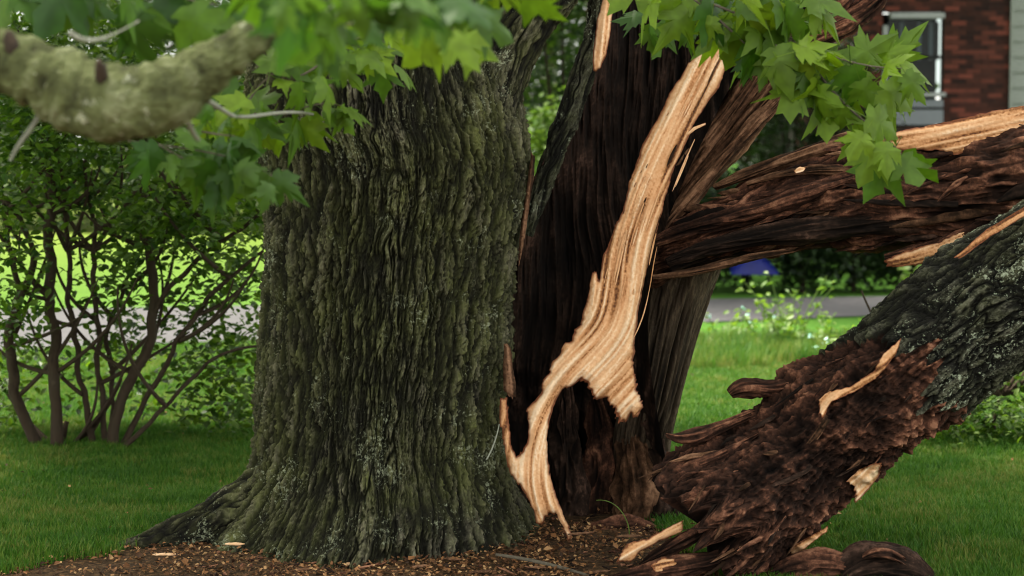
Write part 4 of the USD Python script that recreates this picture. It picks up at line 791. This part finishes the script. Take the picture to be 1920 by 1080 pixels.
# ------------------------------------------------------------------ weeds on the verge
def weed(label, px, py, Y, hgt, ns, seed, spread=.12, leaf=.05, cat="weed", group=None, flower=False):
    base = W(px, py, Y); base[2] = ground_z(base[0], base[1]); g = np.random.default_rng(seed)
    t = thing("weed", label, cat, group)
    lp = []
    for k in range(ns):
        hh_ = hgt * g.uniform(.6, 1); dx, dy = g.uniform(-spread, spread, 2) * 1.6
        pts = [(*(base + [dx * .1, dy * .1, 0]), .006), (*(base + [dx * .5, dy * .5, hh_ * .55]), .005), (*(base + [dx, dy, hh_]), .0025)]
        obj("stem", tube(pts, 5, 8), M["weed_leaf"], t); c = spline(pts, 30)[:, :3]
        lp.append(c[g.integers(4, 30, 16)] + g.standard_normal((16, 3)) * .035)
        if flower:
            v = scatter_leaves(np.repeat(c[-1:], 5, 0), np.full(5, .035), g, RH, RHF); obj("flower", v, M["petal"], t, smooth=False)
    lp = np.vstack(lp); V, F = scatter_leaves(lp, g.uniform(.7, 1.3, len(lp)) * leaf, g)
    tag(obj("foliage", (V, F), M["weed_leaf"], t, smooth=False), kind="stuff")
weed("tall bright weed standing on the verge between trunk and fallen log", 1480, 655, 16.3, .62, 7, 601, .24, .07)
weed("bushy weed left of the tall bright weed on the verge", 1430, 640, 16.6, .42, 6, 602, .2, .06)
weed("low leafy weed beside the near road edge, right of the tall weed", 1560, 640, 16.8, .28, 6, 603, .3, .06)
weed("yellowish weed tuft at the road edge against the grey back shell", 1345, 632, 17.2, .25, 8, 604, .35, .06, flower=True)
weed("small weed with white flower specks near the fallen log", 1590, 670, 15.6, .16, 5, 605, .2, .05, flower=True)
weed("bright green weed under the torn limb beyond the road", 1700, 575, 21.5, .55, 7, 606, .35, .1)

# ------------------------------------------------------------------ background shrubs, trees and tarp
def bush_far(label, px, Y, wid, hgt, n, seed, mt="dark_foliage", leaf=.09, group=None):
    base = W(px, 500, Y); g = np.random.default_rng(seed)
    t = thing("background_shrub", label, "shrub", group)
    cc = g.standard_normal((n, 3)); cc /= np.linalg.norm(cc, axis=1, keepdims=True); cc *= g.uniform(.45, 1, n)[:, None] ** .5 * (.85 + .3 * noise(cc * 2, seed))[:, None]
    cc = cc * [wid, wid * .7, hgt * .5] + [base[0], Y, hgt * .52]; cc = cc[cc[:, 2] > .12]
    pts = clumps(cc, 18, .11, g); pts = pts[pts[:, 2] > .03]
    tag(obj("foliage", scatter_leaves(pts, g.uniform(.7, 1.3, len(pts)) * leaf, g, RH, RHF), M[mt], t, smooth=False), kind="stuff")
    for k in range(4):
        a = g.uniform(0, 6.28); obj("stem", tube([(base[0], Y, 0, .03), (base[0] + .2 * wid * math.cos(a), Y + .2 * wid * math.sin(a), hgt * .4, .022), (base[0] + .5 * wid * math.cos(a), Y + .4 * wid * math.sin(a), hgt * .8, .01)], 6, 8), M["stem"], t, attrs=None)
    return t
bush_far("rounded dark shrub directly left of the blue tarp beyond the road", 1310, 23.0, .36, 1.3, 110, 701)
bush_far("low dark shrub behind the blue tarp", 1400, 23.9, .75, 1.5, 150, 702)
bush_far("low dark shrub directly right of the blue tarp", 1505, 23.0, .36, 1.2, 130, 703)
bush_far("dark shrub between trunk gap and house, beyond the road under the torn limb", 1600, 23.2, .6, 1.5, 190, 704)
bush_far("wide dark shrub below the house window, behind the fallen trunk", 1720, 23.4, .7, 1.5, 200, 711)
bush_far("dark shrub at the house corner under the pale siding", 1880, 27.0, 1.3, 1.7, 200, 712)
bush_far("tall dark evergreen shrub left of the house window", 1585, 28.4, .62, 3.3, 240, 705)
bush_far("dark shrub between the brown slabs and the evergreen shrub", 1490, 28.2, .55, 3.1, 220, 713)
bush_far("deep green shrub seen through the gap of the trunk fork", 1060, 24.0, 1.3, 5.2, 460, 706, "dark_foliage")
bush_far("light green shrub low in the gap of the trunk fork", 1035, 21.6, .35, 2.15, 120, 707, "weed_leaf")
for k_, (lb_, x_, Y_, h_) in enumerate([("far shrub at the left picture edge beyond the sunny lawn", -60, 43, 3.0), ("far shrub right of the leaning shrub's stems, beyond the sunny lawn", 120, 46, 3.6), ("far shrub behind the fan-shaped shrub, beyond the sunny lawn", 260, 42, 3.1), ("far shrub between shrub fan and maple, beyond the sunny lawn", 400, 45, 3.5), ("far shrub touching the maple's left outline, beyond the sunny lawn", 540, 43, 3.0)]):
    bush_far(lb_, x_, Y_, 2.3, h_, 300, 720 + k_, "far_foliage", .16)
def tree_far(label, px, Y, hgt, cr, n, seed, low=2.2, mt="far_foliage", leaf=.2):
    base = W(px, 400, Y); g = np.random.default_rng(seed); t = thing("background_tree", label, "tree", None)
    Ct = spline([(base[0], Y, -.05, .26), (base[0] + .1, Y, hgt * .3, .2), (base[0] - .1, Y, hgt * .7, .1), (base[0], Y, hgt * .95, .03)], 40)
    gs_ = sweep(Ct, 16); hb_ = fbm(gs_["P"] * [12, 12, 3], 3, seed); gs_["P"] += gs_["N"] * ((hb_ - .5) * .06)[..., None]
    obj("trunk", ring_mesh(gs_["P"]), M["stem"], t, attrs={"h": capped(hb_)})
    for k in range(5):
        a = g.uniform(0, 6.28); z = hgt * g.uniform(.3, .6)
        obj("limb", tube([(base[0], Y, z, .09), (base[0] + cr * .4 * math.cos(a), Y + cr * .4 * math.sin(a), z + .8, .06), (base[0] + cr * .8 * math.cos(a), Y + cr * .8 * math.sin(a), z + 1.8, .02)], 7, 10), M["stem"], t)
    cc = g.standard_normal((n, 3)); cc /= np.linalg.norm(cc, axis=1, keepdims=True); cc *= (g.uniform(.25, 1, n) ** .4 * (.75 + .5 * noise(cc * 2.5, seed)))[:, None]
    cc = cc * [cr, cr, (hgt - low) * .55] + [base[0], Y, low + (hgt - low) * .5]; cc = cc[cc[:, 2] > low * .8]
    pts = clumps(cc, 22, .3, g)
    tag(obj("crown", scatter_leaves(pts, g.uniform(.7, 1.3, len(pts)) * leaf, g, RH, RHF), M[mt], t, smooth=False), kind="stuff")
for k, a_ in enumerate([("broad dark tree at the far left beyond the lawn", -40, 48, 11, 5.0, 420, 801, 2.0), ("dark tree far behind the left shrub", 250, 52, 12, 5.5, 450, 802, 2.2), ("dark tree far behind the maple's left edge", 480, 47, 11, 4.6, 420, 803, 1.9),
        ("tree behind the trunk fork far away", 1020, 44, 12, 5.0, 620, 804, 1.2), ("second tree behind the trunk fork, nearer than the other", 1110, 36, 10, 3.6, 520, 809, 1.6), ("tree beyond the left half of the torn limb", 1330, 40, 11, 4.2, 400, 805, 1.0), ("tree beside the left end of the brick house", 1395, 34, 9, 2.6, 260, 806, 1.2), ("tall tree in front of the brick house, its crown above the window", 1215, 26, 10, 5.6, 600, 808, 4.4), ("tree hidden behind the mossy trunk", 760, 50, 12, 5, 400, 807, 2.0)]):  # the tall tree by the house is added to shade its wall
    tree_far(*a_)
tp = thing("blue_tarp", "crumpled blue tarp beyond the road, just under the torn limb", "tarp")
gx_, gy_ = np.meshgrid(np.linspace(-1, 1, 40), np.linspace(-1, 1, 26), indexing="ij")
bz = .30 * np.clip(1 - .75 * np.abs(gx_) ** 2.5, 0, 1) * np.clip(1 - np.abs(gy_) ** 3, 0, 1) + .10 * fbm(np.stack([gx_ * 3, gy_ * 3, 0 * gx_], -1), 3, 5) * np.clip(1.1 - np.maximum(abs(gx_), abs(gy_)), 0, 1)
tb = W(1410, 520, 22.9); Pt = np.stack([tb[0] + gx_ * .27, 22.9 + gy_ * .3, .62 * bz + .24], -1)
i, j = np.meshgrid(np.arange(39), np.arange(25), indexing="ij"); q = np.stack([i * 26 + j, (i + 1) * 26 + j, (i + 1) * 26 + j + 1, i * 26 + j + 1], -1).reshape(-1, 4)
Pb = Pt - [0, 0, .008]
obj("sheet", (np.vstack([Pt.reshape(-1, 3), Pb.reshape(-1, 3)]), np.vstack([q, q[:, ::-1] + 40 * 26])), M["tarp"], tp)

# ------------------------------------------------------------------ grass, litter, splinters
g = np.random.default_rng(41)
def blade_clump(n, hgt, rad, g):
    V, F = [], []
    for k in range(n):
        b = np.r_[g.uniform(-rad, rad, 2), -.004]; a = g.uniform(0, 6.28); d = np.array([math.cos(a), math.sin(a), 0]); s = np.array([-d[1], d[0], 0])
        hh_ = hgt * g.uniform(.55, 1.1); wd = g.uniform(.0016, .0032); ln = g.uniform(.1, .7) * hh_
        o = len(V) * 0 + sum(len(x) for x in V)
        V.append(np.array([b - s * wd, b + s * wd, b + d * ln * .4 + [0, 0, hh_ * .6] + s * wd * .8, b + d * ln * .4 + [0, 0, hh_ * .6] - s * wd * .8, b + d * ln + [0, 0, hh_]]))
        F.append(np.array([(0, 1, 2), (0, 2, 3), (3, 2, 4)]) + o)
    return np.vstack(V), np.vstack(F)
def instancer(name, protos, mtl, pos, scale, yaw, which, **kw):
    pi = UsdGeom.PointInstancer.Define(stage, path_for(name)); paths = []
    for k, pm in enumerate(protos):
        pr = usdkit.mesh(stage, f"{pi.GetPath()}/tuft_{k:03d}" if k else f"{pi.GetPath()}/tuft", pm, mtl); paths.append(pr.GetPath())
    pi.CreatePrototypesRel().SetTargets(paths)
    pi.CreatePositionsAttr(Vt.Vec3fArray.FromNumpy(pos.astype(np.float32))); pi.CreateScalesAttr(Vt.Vec3fArray.FromNumpy(np.repeat(scale[:, None], 3, 1).astype(np.float32)))
    q = np.zeros((len(yaw), 4)); q[:, 3] = np.cos(yaw / 2); q[:, 2] = np.sin(yaw / 2)
    pi.CreateOrientationsAttr(Vt.QuathArray([Gf.Quath(float(a[3]), 0, 0, float(a[2])) for a in q])); pi.CreateProtoIndicesAttr(Vt.IntArray.FromNumpy(which.astype(np.int32)))
    return tag(pi.GetPrim(), **kw)
n = 60000
yy = 6.6 + (17.5 - 6.6) * g.random(n) ** 1.0; xx = (g.uniform(-80, 2000, n) - 960) / FOC * yy
keep = (litter(xx, yy) + .9 * (fbm(np.stack([xx * 5, yy * 5, 0 * xx], -1), 3, 77) - .5) < .55) & (yy < road_y(np.clip(xx, -9, 7))[0] - 1.75)
xx, yy = xx[keep], yy[keep]
instancer("lawn_grass", [blade_clump(22, .045, .045, g) for _ in range(4)], M["grass_blade"], np.c_[xx, yy, ground_z(xx, yy)], g.uniform(.7, 1.25, len(xx)), g.uniform(0, 6.28, len(xx)), g.integers(0, 4, len(xx)),
          label="short mown lawn grass round the maple", cat="grass", kind="stuff")
n = 1500
yy = g.uniform(13.5, 17, n); xx = (g.uniform(1250, 1720, n) - 960) / FOC * yy; k_ = yy < road_y(np.clip(xx, -9, 7))[0] - 1.7; k_ &= yy > 15.0 + .3 * np.sin(xx * 3); xx, yy = xx[k_], yy[k_]
instancer("verge_grass", [blade_clump(26, .16, .06, g) for _ in range(3)], M["grass_blade"], np.c_[xx, yy, ground_z(xx, yy)], g.uniform(.5, 1.1, len(xx)), g.uniform(0, 6.28, len(xx)), g.integers(0, 3, len(xx)), label="longer uncut grass along the road verge", cat="grass", kind="stuff")
n = 34000
yy = g.uniform(7.0, 9.2, n); xx = (g.uniform(-60, 1650, n) - 960) / FOC * yy; k_ = (litter(xx, yy) > .45 + .3 * g.random(n) - .15) & (fbm(np.stack([xx * 2.5, yy * 4, 0 * xx], -1), 3, 12) + .35 * g.random(n) > .66 - .16 * np.exp(-((xx + .35) / .6) ** 2)); xx, yy = xx[k_], yy[k_]
yl = g.uniform(7.6, 14, 170); xl = (g.uniform(-40, 1960, 170) - 960) / FOC * yl; xx, yy = np.r_[xx, xl], np.r_[yy, yl]
pl = np.c_[xx, yy, ground_z(xx, yy) + g.uniform(.002, .02, len(xx)) + .03 * (np.arange(len(xx)) >= len(xx) - 170)]
obj("leaf_litter", scatter_leaves(pl, g.uniform(.008, .026, len(pl)) * (1 + .8 * (g.random(len(pl)) < .06)), g, RH, RHF, up=.7), M["dry_leaf"], smooth=False, label="brown dead leaves and bark crumbs at the foot of the maple", cat="leaf litter", kind="stuff")
n = 900
yy = g.uniform(7.1, 8.6, n); xx = (g.uniform(150, 1300, n) - 960) / FOC * yy
for_ = litter(xx, yy) > .6; xx, yy = xx[for_], yy[for_]
for k in range(12):
    px, py = [(655, 1057), (790, 1062), (905, 1066), (1010, 1062), (310, 1040), (440, 1020), (1120, 1066), (560, 1068), (1090, 1000), (720, 1050), (1180, 1005), (850, 1040)][k]
    Y = [7.55, 7.5, 7.45, 7.5, 7.7, 7.75, 7.45, 7.42, 7.7, 7.6, 7.6, 7.6][k]
    lab = ["white wood chip on the litter before the middle of the trunk", "tan wood chip on the litter under the mossy trunk", "tan wood chip right of the trunk's middle, on the litter", "tan wood chip by the right root of the maple", "pale chip on the long left root", "pale chip where the left root meets the trunk",
           "tan chip beneath the foot of the arched strip", "tan chip low on the litter left of the white chip", "grey chip against the arched strip's foot", "small chip right of the white wood chip", "reddish chip at the mouth of the rotten hollow", "pale chip close under the mossy foot of the trunk"][k]
    p_ = W(px, py, Y); p_[2] = max(ground_z(p_[0], p_[1]) + .012, p_[2] if k in (4, 5, 8, 10) else -1)
    a = g.uniform(-.4, .4); L = g.uniform(.03, .055); c = np.array([math.cos(a), .2, math.sin(a) * .25]) * L
    v, f = ring_mesh(sweep(spline([(*(p_ - c), .004), (*p_, .011), (*(p_ + c), .003)], 12), 10, rx=.5)["P"])
    v = v + (fbm(v * 120, 2, k)[:, None] - .5) * .006
    obj("wood_chip", (v, f), M["fresh"] if k in (0, 4, 5) else M["brown_wood"], attrs={"h": np.full(len(v), .8), "e": np.full(len(v), .8)}, label=lab, cat="wood chip", group="wood chips scattered at the foot of the maple")
g = np.random.default_rng(55); cm = []
while len(cm) < 420:
    Y = g.uniform(7.0, 8.6); x = (g.uniform(380, 1700) - 960) / FOC * Y
    if litter(x, Y) < .5 and g.random() > .28: continue
    p_ = np.array([x, Y, ground_z(x, Y) + g.uniform(.004, .02)]); a = g.uniform(0, 6.28); L = g.uniform(.012, .04) * g.choice([.5, 1, 1, 2]); c = np.array([math.cos(a), math.sin(a), g.uniform(-.15, .4)]) * L / 2
    v, f = ring_mesh(sweep(spline([(*(p_ - c), .0015), (*p_, g.uniform(.003, .009)), (*(p_ + c), .001)], 6), 6, rx=.5)["P"]); cm.append((v + g.normal(0, .0015, v.shape), f))
V_, F_ = cat_meshes(cm); rd = np.repeat(g.random(len(cm)), [len(c[0]) for c in cm])
obj("bark_crumbs", (V_, F_), M["rot"], attrs={"h": .3 + .8 * rd}, label="small brown bark and wood crumbs strewn about the broken trunk", cat="debris", kind="stuff")
st = thing("grass_stalk", "thin bent grass stalk rising in the mouth of the hollow", "grass stalk")
obj("stem", ptube([(1180, 1010, 7.75, 1.1), (1172, 970, 7.75, 1.1), (1150, 945, 7.75, .9), (1118, 938, 7.75, .5)], 5, 16), M["weed_leaf"], st)
st = thing("dead_twig", "thin dead twig leaning on the bark left of the arched strip", "twig")
obj("stem", ptube([(912, 862, 7.62, 1.5), (925, 835, 7.64, 1.5), (936, 795, 7.66, 1)], 5, 10), M["pale_twig"], st)
st = thing("dead_twig", "brown twig lying on the litter right of the trunk's foot", "twig")
obj("stem", ptube([(930, 1040, 7.6, 3), (1020, 1056, 7.5, 3.5), (1110, 1082, 7.4, 3)], 6, 12), M["twig"], st)
